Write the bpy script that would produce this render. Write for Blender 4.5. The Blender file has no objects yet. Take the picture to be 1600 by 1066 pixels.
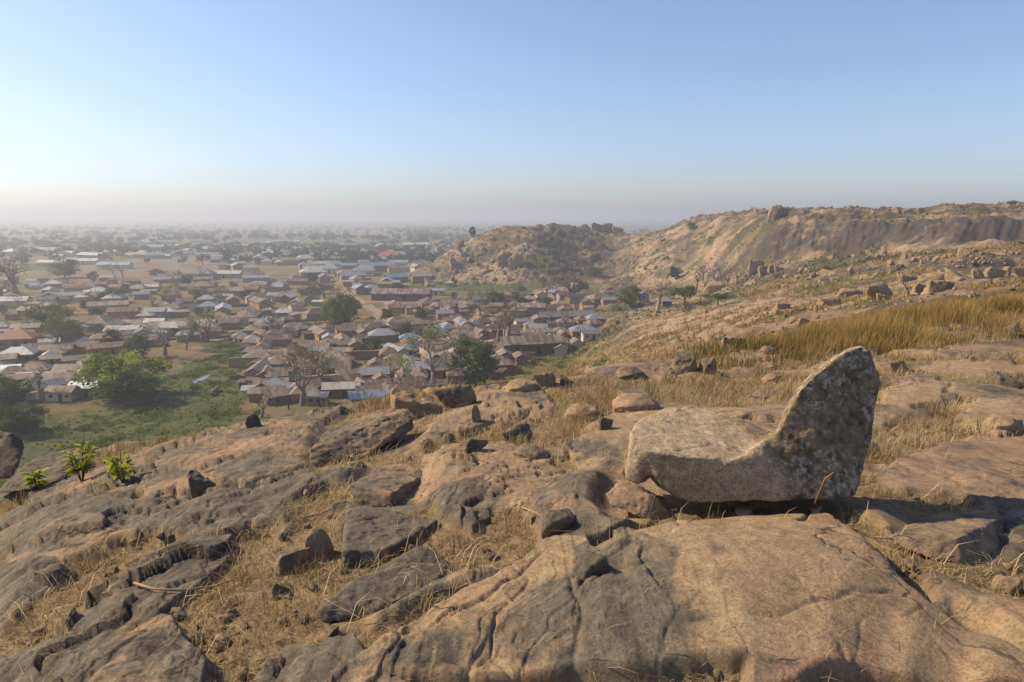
import bpy, bmesh, math, random
import numpy as np
from mathutils import Vector, Matrix

SC = bpy.context.scene
COL = SC.collection
R = math.radians

# ------------------------------------------------------------------ camera
F = 1067.0                       # focal length in photo pixels (1600 wide)
HORIZON = 339.0
PITCH = math.atan((533 - HORIZON) / F)
cam = bpy.data.cameras.new('camera')
cam.sensor_width = 36.0
cam.lens = 36.0 * F / 1600.0
cam.clip_start = 0.05
cam.clip_end = 90000
camo = bpy.data.objects.new('camera', cam)
COL.objects.link(camo)
camo.location = (0, 0, 0)
camo.rotation_euler = (math.pi / 2 - PITCH, 0, 0)
SC.camera = camo

# ------------------------------------------------------------------ light
SKY_TINT = (0.97, 0.965, 1.05, 1)   # camera white balance
SUN_AZ, SUN_EL = 75.0, 38.0      # degrees to the left of the view, above the horizon
w = bpy.data.worlds.new('World')
SC.world = w
w.use_nodes = True
nt = w.node_tree
sky = nt.nodes.new('ShaderNodeTexSky')
sky.sky_type = 'NISHITA'
sky.sun_disc = False
sky.sun_elevation = R(SUN_EL)
sky.sun_rotation = R(-SUN_AZ)
sky.altitude = 300
sky.air_density = 1.0
sky.dust_density = 1.2
sky.ozone_density = 4.2
bg = nt.nodes['Background']
bg.inputs['Strength'].default_value = 0.115
wb = nt.nodes.new('ShaderNodeMix'); wb.data_type = 'RGBA'; wb.blend_type = 'MULTIPLY'
wb.inputs[0].default_value = 1.0
wb.inputs[7].default_value = SKY_TINT
hs = nt.nodes.new('ShaderNodeHueSaturation'); hs.inputs['Saturation'].default_value = 0.85
nt.links.new(sky.outputs[0], hs.inputs['Color'])
nt.links.new(hs.outputs[0], wb.inputs[6])
nt.links.new(wb.outputs[2], bg.inputs['Color'])
sl = bpy.data.lights.new('sun', 'SUN')
sl.energy = 5.0
sl.angle = R(0.6)
sl.color = (1.0, 0.80, 0.53)
so = bpy.data.objects.new('sun', sl)
COL.objects.link(so)
sv = Vector((-math.cos(R(SUN_EL)) * math.sin(R(SUN_AZ)), math.cos(R(SUN_EL)) * math.cos(R(SUN_AZ)), math.sin(R(SUN_EL))))
so.rotation_euler = sv.to_track_quat('Z', 'Y').to_euler()
so.location = (-30, 10, 40)
vs = SC.view_settings
vs.view_transform = 'Standard'
vs.look = 'None'
vs.exposure = 0.46
vs.gamma = 1.0
vs.use_curve_mapping = False
SC.render.engine = 'CYCLES'
SC.cycles.use_denoising = True
SC.cycles.max_bounces = 5
SC.cycles.diffuse_bounces = 2
SC.cycles.glossy_bounces = 1
SC.cycles.transmission_bounces = 1
SC.cycles.volume_bounces = 0
SC.cycles.transparent_max_bounces = 4

# ------------------------------------------------------------------ helpers
def hash2(ix, iy, seed):
    h = (ix.astype(np.int64) * 374761393 + iy.astype(np.int64) * 668265263 + seed * 2147483647) & 0xffffffff
    h = ((h ^ (h >> 13)) * 1274126177) & 0xffffffff
    return (h ^ (h >> 16)) & 0xffffffff

def perlin2(x, y, seed=0):
    x0 = np.floor(x); y0 = np.floor(y)
    fx = x - x0; fy = y - y0
    ux = fx * fx * fx * (fx * (fx * 6 - 15) + 10); uy = fy * fy * fy * (fy * (fy * 6 - 15) + 10)
    def g(dx, dy):
        a = hash2(x0 + dx, y0 + dy, seed).astype(np.float64) * (2 * math.pi / 4294967296.0)
        return np.cos(a) * (fx - dx) + np.sin(a) * (fy - dy)
    a = g(0, 0); b = g(1, 0); c = g(0, 1); d = g(1, 1)
    return 1.5 * ((a + (b - a) * ux) * (1 - uy) + (c + (d - c) * ux) * uy)

def fbm2(x, y, oct=4, seed=0, gain=0.5):
    s = 0; a = 1.0; f = 1.0
    for i in range(oct):
        s = s + a * perlin2(x * f + 17.3 * i, y * f - 9.1 * i, seed + i * 31)
        a *= gain; f *= 2.03
    return s

def worley2(x, y, seed=0, jit=0.9):
    x0 = np.floor(x); y0 = np.floor(y)
    f1 = np.full(x.shape, 9.0); f2 = np.full(x.shape, 9.0); cid = np.zeros(x.shape)
    for dx in (-1, 0, 1):
        for dy in (-1, 0, 1):
            h = hash2(x0 + dx, y0 + dy, seed); h2 = hash2(x0 + dx, y0 + dy, seed + 77)
            px = x0 + dx + 0.5 + jit * (h / 4294967296.0 - 0.5)
            py = y0 + dy + 0.5 + jit * (h2 / 4294967296.0 - 0.5)
            d = np.hypot(x - px, y - py)
            m = d < f1
            f2 = np.where(m, f1, np.minimum(f2, d))
            cid = np.where(m, (h ^ h2) / 4294967296.0, cid)
            f1 = np.where(m, d, f1)
    return f1, f2, cid

def perlin3(p, seed=0):
    i = np.floor(p); f = p - i
    u = f * f * f * (f * (f * 6 - 15) + 10)
    out = 0
    for dx in (0, 1):
        for dy in (0, 1):
            for dz in (0, 1):
                h = hash2(i[:, 0] + dx, i[:, 1] + dy, seed + 0)
                h = hash2(h, i[:, 2] + dz, seed + 13)
                a = h.astype(np.float64) * (2 * math.pi / 4294967296.0)
                c = (hash2(h, h >> 3, seed + 5) / 2147483648.0) - 1.0
                r = np.sqrt(np.maximum(0, 1 - c * c))
                g = r * np.cos(a) * (f[:, 0] - dx) + r * np.sin(a) * (f[:, 1] - dy) + c * (f[:, 2] - dz)
                out = out + g * np.where(dx, u[:, 0], 1 - u[:, 0]) * np.where(dy, u[:, 1], 1 - u[:, 1]) * np.where(dz, u[:, 2], 1 - u[:, 2])
    return 1.4 * out

def fbm3(p, oct=4, seed=0, gain=0.5):
    s = 0; a = 1.0; f = 1.0
    for i in range(oct):
        s = s + a * perlin3(p * f + 7.7 * i, seed + 41 * i)
        a *= gain; f *= 2.03
    return s

def sstep(a, b, x):
    t = np.clip((x - a) / (b - a), 0, 1)
    return t * t * (3 - 2 * t)

def mesh_np(name, verts, quads=None, tris=None, smooth=True):
    me = bpy.data.meshes.new(name)
    verts = np.asarray(verts, np.float32)
    nq = 0 if quads is None else len(quads); ntr = 0 if tris is None else len(tris)
    me.vertices.add(len(verts)); me.vertices.foreach_set('co', verts.ravel())
    me.loops.add(nq * 4 + ntr * 3)
    li = []
    if nq: li.append(np.asarray(quads, np.int32).ravel())
    if ntr: li.append(np.asarray(tris, np.int32).ravel())
    me.loops.foreach_set('vertex_index', np.concatenate(li))
    me.polygons.add(nq + ntr)
    st = np.concatenate([np.arange(nq) * 4, nq * 4 + np.arange(ntr) * 3]).astype(np.int32)
    me.polygons.foreach_set('loop_start', st)
    me.update(calc_edges=True)
    me.validate()
    if smooth:
        me.polygons.foreach_set('use_smooth', np.ones(nq + ntr, bool))
    return me

def attr(me, name, vals):
    a = me.attributes.new(name, 'FLOAT', 'POINT')
    a.data.foreach_set('value', np.asarray(vals, np.float32))

def link(name, me, mat=None, parent=None, label=None, cat=None, group=None, kind=None):
    o = bpy.data.objects.new(name, me)
    COL.objects.link(o)
    if mat is not None and me is not None:
        if len(me.materials) == 0: me.materials.append(mat)
        elif me.materials[0] is not mat:
            o.material_slots[0].link = 'OBJECT'; o.material_slots[0].material = mat
    if parent is not None: o.parent = parent
    if label: o['label'] = label
    if cat: o['category'] = cat
    if group: o['group'] = group
    if kind: o['kind'] = kind
    return o

class MB:                                   # collects boxes, tubes, faces for one mesh
    def __init__(s): s.v = []; s.f = []
    def add(s, vs, fs):
        n = len(s.v); s.v += [tuple(v) for v in vs]; s.f += [tuple(i + n for i in f) for f in fs]; return s
    def box(s, x0, x1, y0, y1, z0, z1):
        return s.add([(x0, y0, z0), (x1, y0, z0), (x1, y1, z0), (x0, y1, z0), (x0, y0, z1), (x1, y0, z1), (x1, y1, z1), (x0, y1, z1)],
                     [(3, 2, 1, 0), (4, 5, 6, 7), (0, 1, 5, 4), (1, 2, 6, 5), (2, 3, 7, 6), (3, 0, 4, 7)])
    def tube(s, pts, rads, n=6):
        pts = [Vector(p) for p in pts]; rings = []
        for i, p in enumerate(pts):
            d = (pts[min(i + 1, len(pts) - 1)] - pts[max(i - 1, 0)]).normalized()
            a = d.cross(Vector((0.31, 0.9, 0.12))).normalized(); b = d.cross(a)
            rings.append([p + (a * math.cos(2 * math.pi * k / n) + b * math.sin(2 * math.pi * k / n)) * rads[i] for k in range(n)])
        vs = [v for r in rings for v in r]; fs = []
        for i in range(len(rings) - 1):
            for k in range(n):
                fs.append((i * n + k, i * n + (k + 1) % n, (i + 1) * n + (k + 1) % n, (i + 1) * n + k))
        fs.append(tuple(range(n))[::-1]); fs.append(tuple((len(rings) - 1) * n + k for k in range(n)))
        return s.add(vs, fs)
    def mesh(s, name, smooth=False):
        me = bpy.data.meshes.new(name); me.from_pydata(s.v, [], s.f); me.update()
        if smooth: me.polygons.foreach_set('use_smooth', np.ones(len(s.f), bool))
        return me

def tdown(v):                               # downward slope of the ray through photo row v
    return math.tan(PITCH + math.atan((v - 533.0) / F))
def zrow(v, y): return -y * tdown(v)
def ray(u, v):
    a = (u - 800.0) / F; b = (v - 533.0) / F
    return Vector((a, math.cos(PITCH) - b * math.sin(PITCH), -math.sin(PITCH) - b * math.cos(PITCH)))
def P(u, v, y):                             # the point at depth y seen through photo pixel (u, v)
    r = ray(u, v); return r * (y / r.y)

# ------------------------------------------------------------------ terrain: smooth base from surveyed profiles
PL = -46.0                                  # level of the plain below the look-out
V = lambda v, y: (y, zrow(v, y))
plain = [(800, PL), (1500, PL), (60000, PL)]
def drop(y, z, y1, z1=PL):                  # from a brow down the hillside to its foot
    return [(y * 1.35, z - 0.55 * y * .35), (y + .25 * (y1 - y), z + .36 * (z1 - z)), (y + .6 * (y1 - y), z + .78 * (z1 - z)), (y1, z1)]
cols = {
 -250: [(0.6, -1.8), (2.3, -1.95), (4, -2.5), (7, -3.6)] + drop(7.5, -3.9, 120) + plain,
 0: [(0.6, -1.62), (2.2, -1.74), (3.5, -2.0), (5.6, -2.55), V(755, 7.6)] + drop(7.7, -3.15, 125) + plain,
 130: [(0.6, -1.62), (2.2, -1.70), (3.5, -1.95), (5.6, -2.4), V(707, 8.5)] + drop(8.6, -3.05, 135) + plain,
 300: [(0.6, -1.62), (2.2, -1.66), (3.5, -1.88), (5.8, -2.32), V(681, 9.1)] + drop(9.2, -3.05, 140) + plain,
 480: [(0.6, -1.62), (2.2, -1.63), (3.5, -1.8), (6, -2.25), V(650, 9.8)] + drop(9.9, -2.95, 150) + plain,
 650: [(0.6, -1.62), (2.2, -1.62), (3.5, -1.74), (6, -2.14), V(616, 10.5)] + drop(10.7, -2.85, 160) + [(420, PL), (462, PL), (480, PL + 1)] + plain,
 700: [(0.6, -1.62), (2.2, -1.62), (3.5, -1.72), (6, -2.12), V(612, 10.7)] + drop(10.9, -2.85, 165) + [(420, PL), (455, PL + 1), V(425, 475), V(388, 505), (540, -30), (590, PL)] + plain,
 760: [(0.6, -1.62), (2.2, -1.62), (3.5, -1.72), (6, -2.12), V(609, 10.8)] + drop(11, -2.85, 170) + [(420, PL), (452, PL + 1), V(400, 490), V(357, 530), (570, -18), (650, PL)] + plain,
 830: [(0.6, -1.62), (2.2, -1.6), (3.2, -1.66), (6, -2.1), V(603, 11)] + drop(11.2, -2.85, 175) + [(420, PL), (438, PL + 1), V(400, 470), V(350, 528), (600, -12), (700, PL)] + plain,
 900: [(0.6, -1.6), (2.1, -1.57), (3.2, -1.63), (6, -2.08), V(586, 11.8)] + drop(12, -2.85, 185) + [(440, PL + .5), V(430, 478), V(400, 517), V(375, 548), V(351, 578), (640, -13), (740, PL)] + plain,
 960: [(0.6, -1.6), (2.1, -1.54), (3.2, -1.61), (6, -2.05), V(569, 12.8)] + [(20, -5.2), (60, -15), V(563, 140), V(532, 212), V(512, 262), (330, -43), (380, -43.3), (440, -43.5), V(436, 478), V(424, 505), V(390, 560), V(375, 586), V(359, 612), (680, -25), (760, PL), (800, PL), (1500, PL), (60000, PL)],
 1010: [(0.6, -1.58), (2.1, -1.52), (3.2, -1.6), (6, -2.02), V(562, 13.4)] + [(22, -5.3), (60, -13.6), V(548, 130), V(515, 205), V(497, 250), (300, -41), (330, -41), (395, -41), V(440, 415), V(425, 436), V(395, 475), V(380, 510), V(366, 545), (640, -22), (740, PL), (800, PL), (1500, PL), (60000, PL)],
 1100: [(0.6, -1.55), (2.0, -1.49), (3.2, -1.6), (6, -1.98), V(547, 14.4)] + [(24, -5.2), (60, -12.8), V(521, 120), V(492, 200), V(473, 255), (290, -36), (302, -36), (335, -36), V(435, 365), V(415, 385), V(395, 405), V(358, 445), V(335, 490), (600, -6), (760, -25), (900, PL), (1500, PL), (60000, PL)],
 1200: [(0.6, -1.52), (2.0, -1.46), (3.2, -1.6), (6, -1.97), (10, -2.4), V(533, 15.6)] + [(26, -5), (50, -9.2), V(506, 90), V(480, 150), V(463, 205), V(449, 228), V(443, 233), V(436, 262), V(410, 297), V(401, 303), V(354, 310), V(342, 340), V(329, 390), (600, 1), (800, -15), (1100, PL), (1500, PL), (60000, PL)],
 1350: [(0.6, -1.52), (2.0, -1.46), (3.4, -1.62), (6, -1.95), (9, -2.25), (13.7, -2.6), V(500, 19.3)] + [(30, -5.2), (50, -7.6), V(482, 80), V(463, 120), V(448, 160), V(430, 194), V(414, 198), V(408, 235), V(397, 262), V(392, 267), V(350, 273), V(338, 305), V(329, 352), (600, 3), (800, -10), (1200, PL), (1500, PL), (60000, PL)],
 1500: [(0.6, -1.54), (2.0, -1.5), (3.4, -1.66), (6, -1.95), (9, -2.2), (13.7, -2.48), V(479, 22.4)] + [(35, -5), (50, -6.4), V(459, 80), V(443, 115), V(434, 132), V(422, 148), V(403, 152), V(400, 178), V(385, 224), V(379, 230), V(345, 236), V(336, 265), V(327, 322), (600, 5), (900, -10), (1300, PL), (1600, PL), (60000, PL)],
 1620: [(0.6, -1.56), (2.0, -1.54), (3.4, -1.7), (6, -1.95), (9, -2.2), (13.7, -2.45), V(470, 23)] + [(35, -4.6), (50, -5.9), V(450, 80), V(432, 118), V(424, 135), V(416, 148), V(398, 152), V(394, 180), V(381, 213), V(375, 221), V(344, 227), V(334, 258), V(325, 300), (600, 8), (900, -5), (1300, PL), (1600, PL), (60000, PL)],
 1900: [(0.6, -1.6), (2.0, -1.6), (3.4, -1.75), (6, -1.95), (13.7, -2.4), (24, -2.9), (50, -4.5), (100, -7), (160, -8), (205, -7), (220, -2), (300, 6), (600, 12), (1000, 0), (1500, PL), (2000, PL), (60000, PL)],
}
def pchip(xk, yk, x):
    xk = np.array(xk, float); yk = np.array(yk, float)
    h = np.diff(xk); d = np.diff(yk) / h
    m = np.zeros(len(xk)); m[0] = d[0]; m[-1] = d[-1]
    for i in range(1, len(xk) - 1):
        if d[i - 1] * d[i] > 0:
            w1 = 2 * h[i] + h[i - 1]; w2 = h[i] + 2 * h[i - 1]
            m[i] = (w1 + w2) / (w1 / d[i - 1] + w2 / d[i])
    k = np.clip(np.searchsorted(xk, x) - 1, 0, len(h) - 1)
    t = (x - xk[k]) / h[k]; t = np.clip(t, 0, 1)
    return ((1 + 2 * t) * (1 - t) ** 2 * yk[k] + t * (1 - t) ** 2 * h[k] * m[k] + t * t * (3 - 2 * t) * yk[k + 1] + t * t * (t - 1) * h[k] * m[k + 1])

# between the surveyed bearings on the right every break of slope runs on from one profile to the next
right = [960, 1010, 1100, 1200, 1350, 1500, 1620]
def split(u):
    near, far_ = cols[u][:-18], cols[u][-18:]; yb = near[-1][0]
    ys = np.array([.06, .12, .2, .32, .48, .7, 1.0]) * yb; ys[0] = .6
    return list(zip(ys, pchip([q[0] for q in near], [q[1] for q in near], ys))) + far_
for u0, u1 in zip(right, right[1:]):
    a, b = split(u0), split(u1)
    for k in range(1, 8):
        t = k / 8.0
        cols[u0 + (u1 - u0) * t] = [((1 - t) * p_[0] + t * q_[0], ((1 - t) * p_[1] / p_[0] + t * q_[1] / q_[0]) * ((1 - t) * p_[0] + t * q_[0])) for p_, q_ in zip(a, b)]
CU = sorted(u for u in cols if 1200 <= u <= 1620)
CLIFF = [[cols[u][-18:][k][0] for u in CU] for k in (5, 6, 9, 10, 11)]
TY = np.geomspace(0.6, 60000, 2200)
us = sorted(cols)
tab = []
for u in us:
    k = cols[u]
    for a, b in zip(k, k[1:]): assert b[0] > a[0], (u, a, b)
    tab.append(pchip([q[0] for q in k], [q[1] for q in k], TY))
tab = np.array(tab)
TS = np.linspace((-250 - 800) / F, (1900 - 800) / F, 330)
su = np.array([(u - 800) / F * 0.99 for u in us])
TAB = np.empty((len(TS), len(TY)))
for j in range(len(TY)): TAB[:, j] = np.interp(TS, su, tab[:, j])
kern = np.exp(-0.5 * (np.arange(-8, 9) / 3.2) ** 2); kern /= kern.sum()
TAB = np.apply_along_axis(lambda c: np.convolve(np.pad(c, 8, mode='edge'), kern, 'valid'), 0, TAB)
LTY = np.log(TY)

def base_z(x, y):
    th = np.arctan2(x, y); r = np.hypot(x, y)
    lo, hi = math.atan(TS[0]), math.atan(TS[-1])
    tc = np.clip(th, lo, hi)
    yy = np.clip(r * np.cos(tc), TY[0], TY[-1] * 0.999)
    j = (np.log(yy) - LTY[0]) / (LTY[1] - LTY[0]); j0 = np.clip(np.floor(j).astype(int), 0, len(TY) - 2); fj = j - j0
    def at(sv):
        i = (sv - TS[0]) / (TS[1] - TS[0]); i0 = np.clip(np.floor(i).astype(int), 0, len(TS) - 2); fi = np.clip(i - i0, 0, 1)
        return (TAB[i0, j0] * (1 - fi) + TAB[i0 + 1, j0] * fi) * (1 - fj) + (TAB[i0, j0 + 1] * (1 - fi) + TAB[i0 + 1, j0 + 1] * fi) * fj
    z = at(np.tan(tc))
    # behind the look-out the right and the left flank run into each other
    back = np.abs(th) > hi
    if np.any(back):
        a = np.where(th > 0, th, th + 2 * math.pi)           # hi .. lo+2pi
        wgt = sstep(hi, lo + 2 * math.pi, a)
        zl = at(np.full_like(th, TS[0])); zr = at(np.full_like(th, TS[-1]))
        z = np.where((th > hi) | (th < lo), zr * (1 - wgt) + zl * wgt, z)
    return z

def base_hit(u, v, y0=1.4, y1=45000):       # where the ray through a photo pixel meets the smooth ground
    r = ray(u, v)
    ys = np.geomspace(y0, y1, 6000)
    xs = ys * (r.x / r.y); zs = ys * (r.z / r.y)
    g = base_z(xs, ys)
    k = np.argmax(zs < g)
    if not np.any(zs < g): k = len(ys) - 1
    return np.array([xs[k], ys[k], g[k]])
# ------------------------------------------------------------------ terrain: full-resolution sheet round the look-out
th = np.concatenate([np.linspace(-180, -60, 36, endpoint=False), np.linspace(-60, -42, 16, endpoint=False),
                     np.linspace(-42, 42, 720, endpoint=False), np.linspace(42, 60, 16, endpoint=False), np.linspace(60, 180, 36, endpoint=False)])
THR = np.radians(th)
rr = [0.3]
while rr[-1] < 60000:
    q = rr[-1]
    if q < 1.5: d = 0.05
    elif q < 14: d = max(q * q / (683 * 1.65) * 1.7, 0.011)
    elif q < 60: d = 0.014 * q
    elif q < 200: d = 0.018 * q
    elif q < 620: d = 1.6
    elif q < 2500: d = 0.03 * q
    else: d = 0.08 * q
    rr.append(q + d)
RR = np.array(rr)
GX = RR[:, None] * np.sin(THR)[None, :]
GY = RR[:, None] * np.cos(THR)[None, :]
GR = np.broadcast_to(RR[:, None], GX.shape)
BZ = base_z(GX, GY)
Z = BZ.copy()
rock = np.zeros_like(Z); tone = np.full_like(Z, 0.5); green = np.zeros_like(Z); dirt = np.zeros_like(Z); stain = np.zeros_like(Z)

def px_poly(pts): return [base_hit(u, v)[:2] for u, v in pts]
def sdf_poly(poly, x, y):                   # > 0 inside
    poly = np.array(poly); n = len(poly)
    d = np.full(x.shape, 1e9); ins = np.zeros(x.shape, bool)
    for i in range(n):
        a = poly[i]; b = poly[(i + 1) % n]; e = b - a
        t = np.clip(((x - a[0]) * e[0] + (y - a[1]) * e[1]) / max(e @ e, 1e-12), 0, 1)
        d = np.minimum(d, np.hypot(x - a[0] - t * e[0], y - a[1] - t * e[1]))
        c = ((a[1] > y) != (b[1] > y)) & (x < (b[0] - a[0]) * (y - a[1]) / ((b[1] - a[1]) if abs(b[1] - a[1]) > 1e-12 else 1e-12) + a[0])
        ins ^= c
    return np.where(ins, d, -d)
def line_dist(pl, x, y):
    d = np.full(x.shape, 1e9)
    for a, b in zip(pl, pl[1:]):
        a = np.array(a); b = np.array(b); e = b - a
        t = np.clip(((x - a[0]) * e[0] + (y - a[1]) * e[1]) / max(e @ e, 1e-12), 0, 1)
        d = np.minimum(d, np.hypot(x - a[0] - t * e[0], y - a[1] - t * e[1]))
    return d

# --- the bare rock of the look-out: plates surveyed one by one (outline, rise, edge width, tan tone)
K = int(np.searchsorted(RR, 30.0))
X, Y, RN = GX[:K], GY[:K], GR[:K]
wx = X + 0.05 * fbm2(X * 3, Y * 3, 3, 5) * np.clip(RN / 4, .4, 2); wy = Y + 0.05 * fbm2(X * 3 + 40, Y * 3, 3, 6) * np.clip(RN / 4, .4, 2)
plates = [
 ([(500, 1090), (560, 1045), (640, 1000), (710, 950), (780, 905), (850, 850), (900, 845), (940, 880), (1000, 850), (1110, 828), (1200, 812), (1290, 802), (1345, 850), (1400, 900), (1480, 970), (1620, 1060), (1620, 1100)], .17, .22, .85),
 ([(1440, 900), (1500, 930), (1620, 990), (1620, 1040), (1540, 1000)], .10, .10, .75),
 ([(1345, 760), (1400, 715), (1500, 690), (1650, 690), (1650, 800), (1560, 788), (1470, 775)], .07, .20, .62),
 ([(85, 985), (150, 935), (210, 890), (300, 848), (372, 850), (362, 880), (330, 905), (260, 965), (150, 1008)], .15, .10, .12),
 ([(0, 870), (0, 815), (60, 790), (180, 777), (222, 790), (195, 830), (110, 868), (50, 880)], .16, .08, .10),
 ([(190, 838), (250, 797), (330, 772), (400, 765), (424, 800), (385, 838), (290, 850)], .12, .10, .14),
 ([(-80, 990), (-80, 880), (10, 885), (95, 880), (100, 905), (60, 940), (15, 970)], .13, .09, .08),
 ([(-60, 790), (0, 778), (110, 762), (200, 716), (300, 688), (400, 668), (495, 655), (560, 690), (480, 738), (400, 762), (330, 770), (250, 795), (180, 776), (60, 788)], .13, .12, .42),
 ([(330, 770), (350, 745), (420, 722), (470, 730), (440, 755), (380, 768)], .08, .05, .28),
 ([(560, 765), (640, 738), (700, 700), (790, 690), (860, 718), (905, 755), (840, 790), (760, 805), (690, 790)], .09, .12, .62),
 ([(815, 800), (865, 752), (935, 735), (985, 760), (960, 795), (1005, 825), (930, 850), (905, 862), (850, 850)], .14, .10, .34),
 ([(900, 870), (950, 850), (1010, 860), (1060, 900), (1050, 960), (990, 990), (920, 980), (895, 920)], .07, .06, .30),
 ([(640, 690), (700, 640), (760, 612), (850, 615), (880, 640), (800, 662), (720, 682)], .13, .15, .55),
 ([(500, 665), (600, 640), (660, 650), (640, 690), (560, 690)], .10, .12, .5),
 ([(670, 775), (760, 765), (800, 790), (740, 830), (690, 815)], .05, .05, .15),
 ([(-60, 1100), (-60, 1060), (40, 1015), (110, 995), (280, 990), (330, 1040), (330, 1100)], .13, .10, .10),
 ([(400, 1050), (440, 1015), (560, 1005), (570, 1040), (540, 1090), (410, 1090)], .09, .07, .2),
 ([(1488, 655), (1520, 630), (1600, 628), (1660, 650), (1640, 690), (1540, 690)], .16, .12, .75),
 ([(1368, 640), (1378, 608), (1420, 600), (1485, 608), (1470, 636), (1420, 648)], .14, .10, .95),
 ([(1375, 598), (1420, 588), (1475, 589), (1470, 600), (1400, 604)], .10, .10, .5),
 ([(1435, 582), (1460, 566), (1530, 568), (1620, 575), (1600, 590), (1500, 588)], .12, .10, .9),
 ([(1480, 545), (1540, 525), (1620, 530), (1620, 555), (1540, 560)], .15, .2, .5),
 ([(880, 700), (900, 690), (970, 695), (975, 712), (920, 722)], .06, .06, .3),
 ([(890, 740), (930, 715), (975, 722), (975, 750), (930, 760)], .10, .08, .55),
 ([(975, 645), (960, 615), (1000, 605), (1032, 625), (1030, 640)], .05, .06, .35),
]
PW = []
for pts, h, wd, tn in plates:
    poly = px_poly(pts); q = np.array(poly); PW.append(poly)
    m = (X > q[:, 0].min() - .4) & (X < q[:, 0].max() + .4) & (Y > q[:, 1].min() - .4) & (Y < q[:, 1].max() + .4)
    d = sdf_poly(poly, wx[m], wy[m])
    sc = np.clip(np.mean(q[:, 1]) / 4, .8, 2.2)
    h = h * .62
    prof = h * (0.55 * sstep(-0.012, .03 * sc, d) + 0.45 * sstep(0, wd * sc * 3.2, d))
    Z[:K][m] = np.maximum(Z[:K][m], BZ[:K][m] + prof) if h < .09 else Z[:K][m] * 0 + np.maximum(Z[:K][m], BZ[:K][m] + prof)
    cov = sstep(-.02, .03 * sc, d)
    tone[:K][m] = tone[:K][m] * (1 - cov) + tn * cov
    rock[:K][m] = np.maximum(rock[:K][m], cov)
# low bare rock also shows through the soil in irregular patches
pn = fbm2(X * .8 + 3, Y * .8, 4, 91)
patch = sstep(.12, .3, pn + .35 * (X > .5) * sstep(2.2, 3.5, RN) * (1 - sstep(6, 9, RN)) + .10 * sstep(5, 8, RN) - .08 * sstep(10, 15, RN) + .16 * (X < -.2))
for pts in [[(300, 1090), (340, 990), (400, 900), (420, 850), (470, 810), (540, 790), (530, 850), (480, 900), (490, 978), (560, 988), (700, 940), (760, 895), (820, 860), (835, 872), (700, 955), (580, 1020), (500, 1060), (450, 1000), (400, 1040), (400, 1090)],
            [(60, 925), (120, 880), (200, 850), (250, 850), (150, 920), (60, 990), (-10, 1020)],
            [(680, 835), (720, 805), (800, 800), (832, 832), (760, 870)], [(1300, 812), (1385, 850), (1480, 905), (1620, 970), (1620, 850), (1560, 890), (1400, 862)],
            [(800, 650), (860, 610), (920, 592), (1000, 600), (1200, 580), (1300, 600), (1250, 640), (1000, 632), (960, 645), (900, 690), (860, 700), (820, 682)],
            [(1380, 660), (1480, 645), (1490, 690), (1400, 700)], [(440, 815), (470, 780), (520, 760), (550, 755), (550, 775), (480, 805)]]:
    patch = patch * (1 - sstep(-.08, .10, sdf_poly(px_poly(pts), wx, wy)))
for pts, tv in [([(880, 930), (960, 895), (1060, 930), (1090, 1000), (1040, 1090), (890, 1090)], .18), ([(500, 1090), (600, 1040), (700, 1000), (770, 1040), (720, 1090)], .25), ([(820, 960), (880, 930), (900, 1000), (850, 1060), (800, 1030)], .3), ([(1180, 930), (1240, 900), (1290, 960), (1220, 1000)], .5), ([(1080, 880), (1130, 860), (1150, 910), (1100, 930)], .45)]:
    tc_ = sstep(-.08, .10, sdf_poly(px_poly(pts), wx + .06 * fbm2(X * 5, Y * 5, 3, 211), wy)) * rock[:K]
    tone[:K] = tone[:K] * (1 - tc_) + tv * tc_
bare = patch * (1 - rock[:K])
Z[:K] += .05 * bare
tone[:K] = tone[:K] * (1 - bare) + np.clip(.55 + .5 * fbm2(X * .5, Y * .5, 2, 12) - .3 * (X < -.3), 0, 1) * bare
rock[:K] = np.maximum(rock[:K], patch)
# lamination of the rock: long ridges and broken steps that run away from the viewer
wl = np.clip(1.15 - (X + .6) / 1.5, .12, 1.0)
cx = X * .97 - Y * .24 + .22 * fbm2(X * .9, Y * .9, 3, 21)
ay = X * .24 + Y * .97
t1 = cx / .21 + .9 * fbm2(cx * 2.0, ay * .55, 3, 22)
sw = t1 - np.floor(t1)
lay = hash2(np.floor(t1), np.floor(t1) * 0 + 3, 9) / 4294967296.0
strat = (sstep(0, .8, sw) - sstep(.86, .99, sw)) * (0.3 + lay)
t2 = cx / .075 + 1.1 * fbm2(cx * 5, ay * 1.2, 3, 27)
sw2 = t2 - np.floor(t2)
lay2 = hash2(np.floor(t2), np.floor(t2) * 0 + 5, 19) / 4294967296.0
strat2 = (sstep(0, .7, sw2) - sstep(.8, .98, sw2)) * lay2
brk = fbm2(X * 1.7, Y * 1.7, 4, 33)
blk = sstep(.02, .07, brk) * .5 + sstep(.25, .29, brk) * .5 + sstep(-.3, -.26, brk) * .5       # broken flakes: sharp steps
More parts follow.
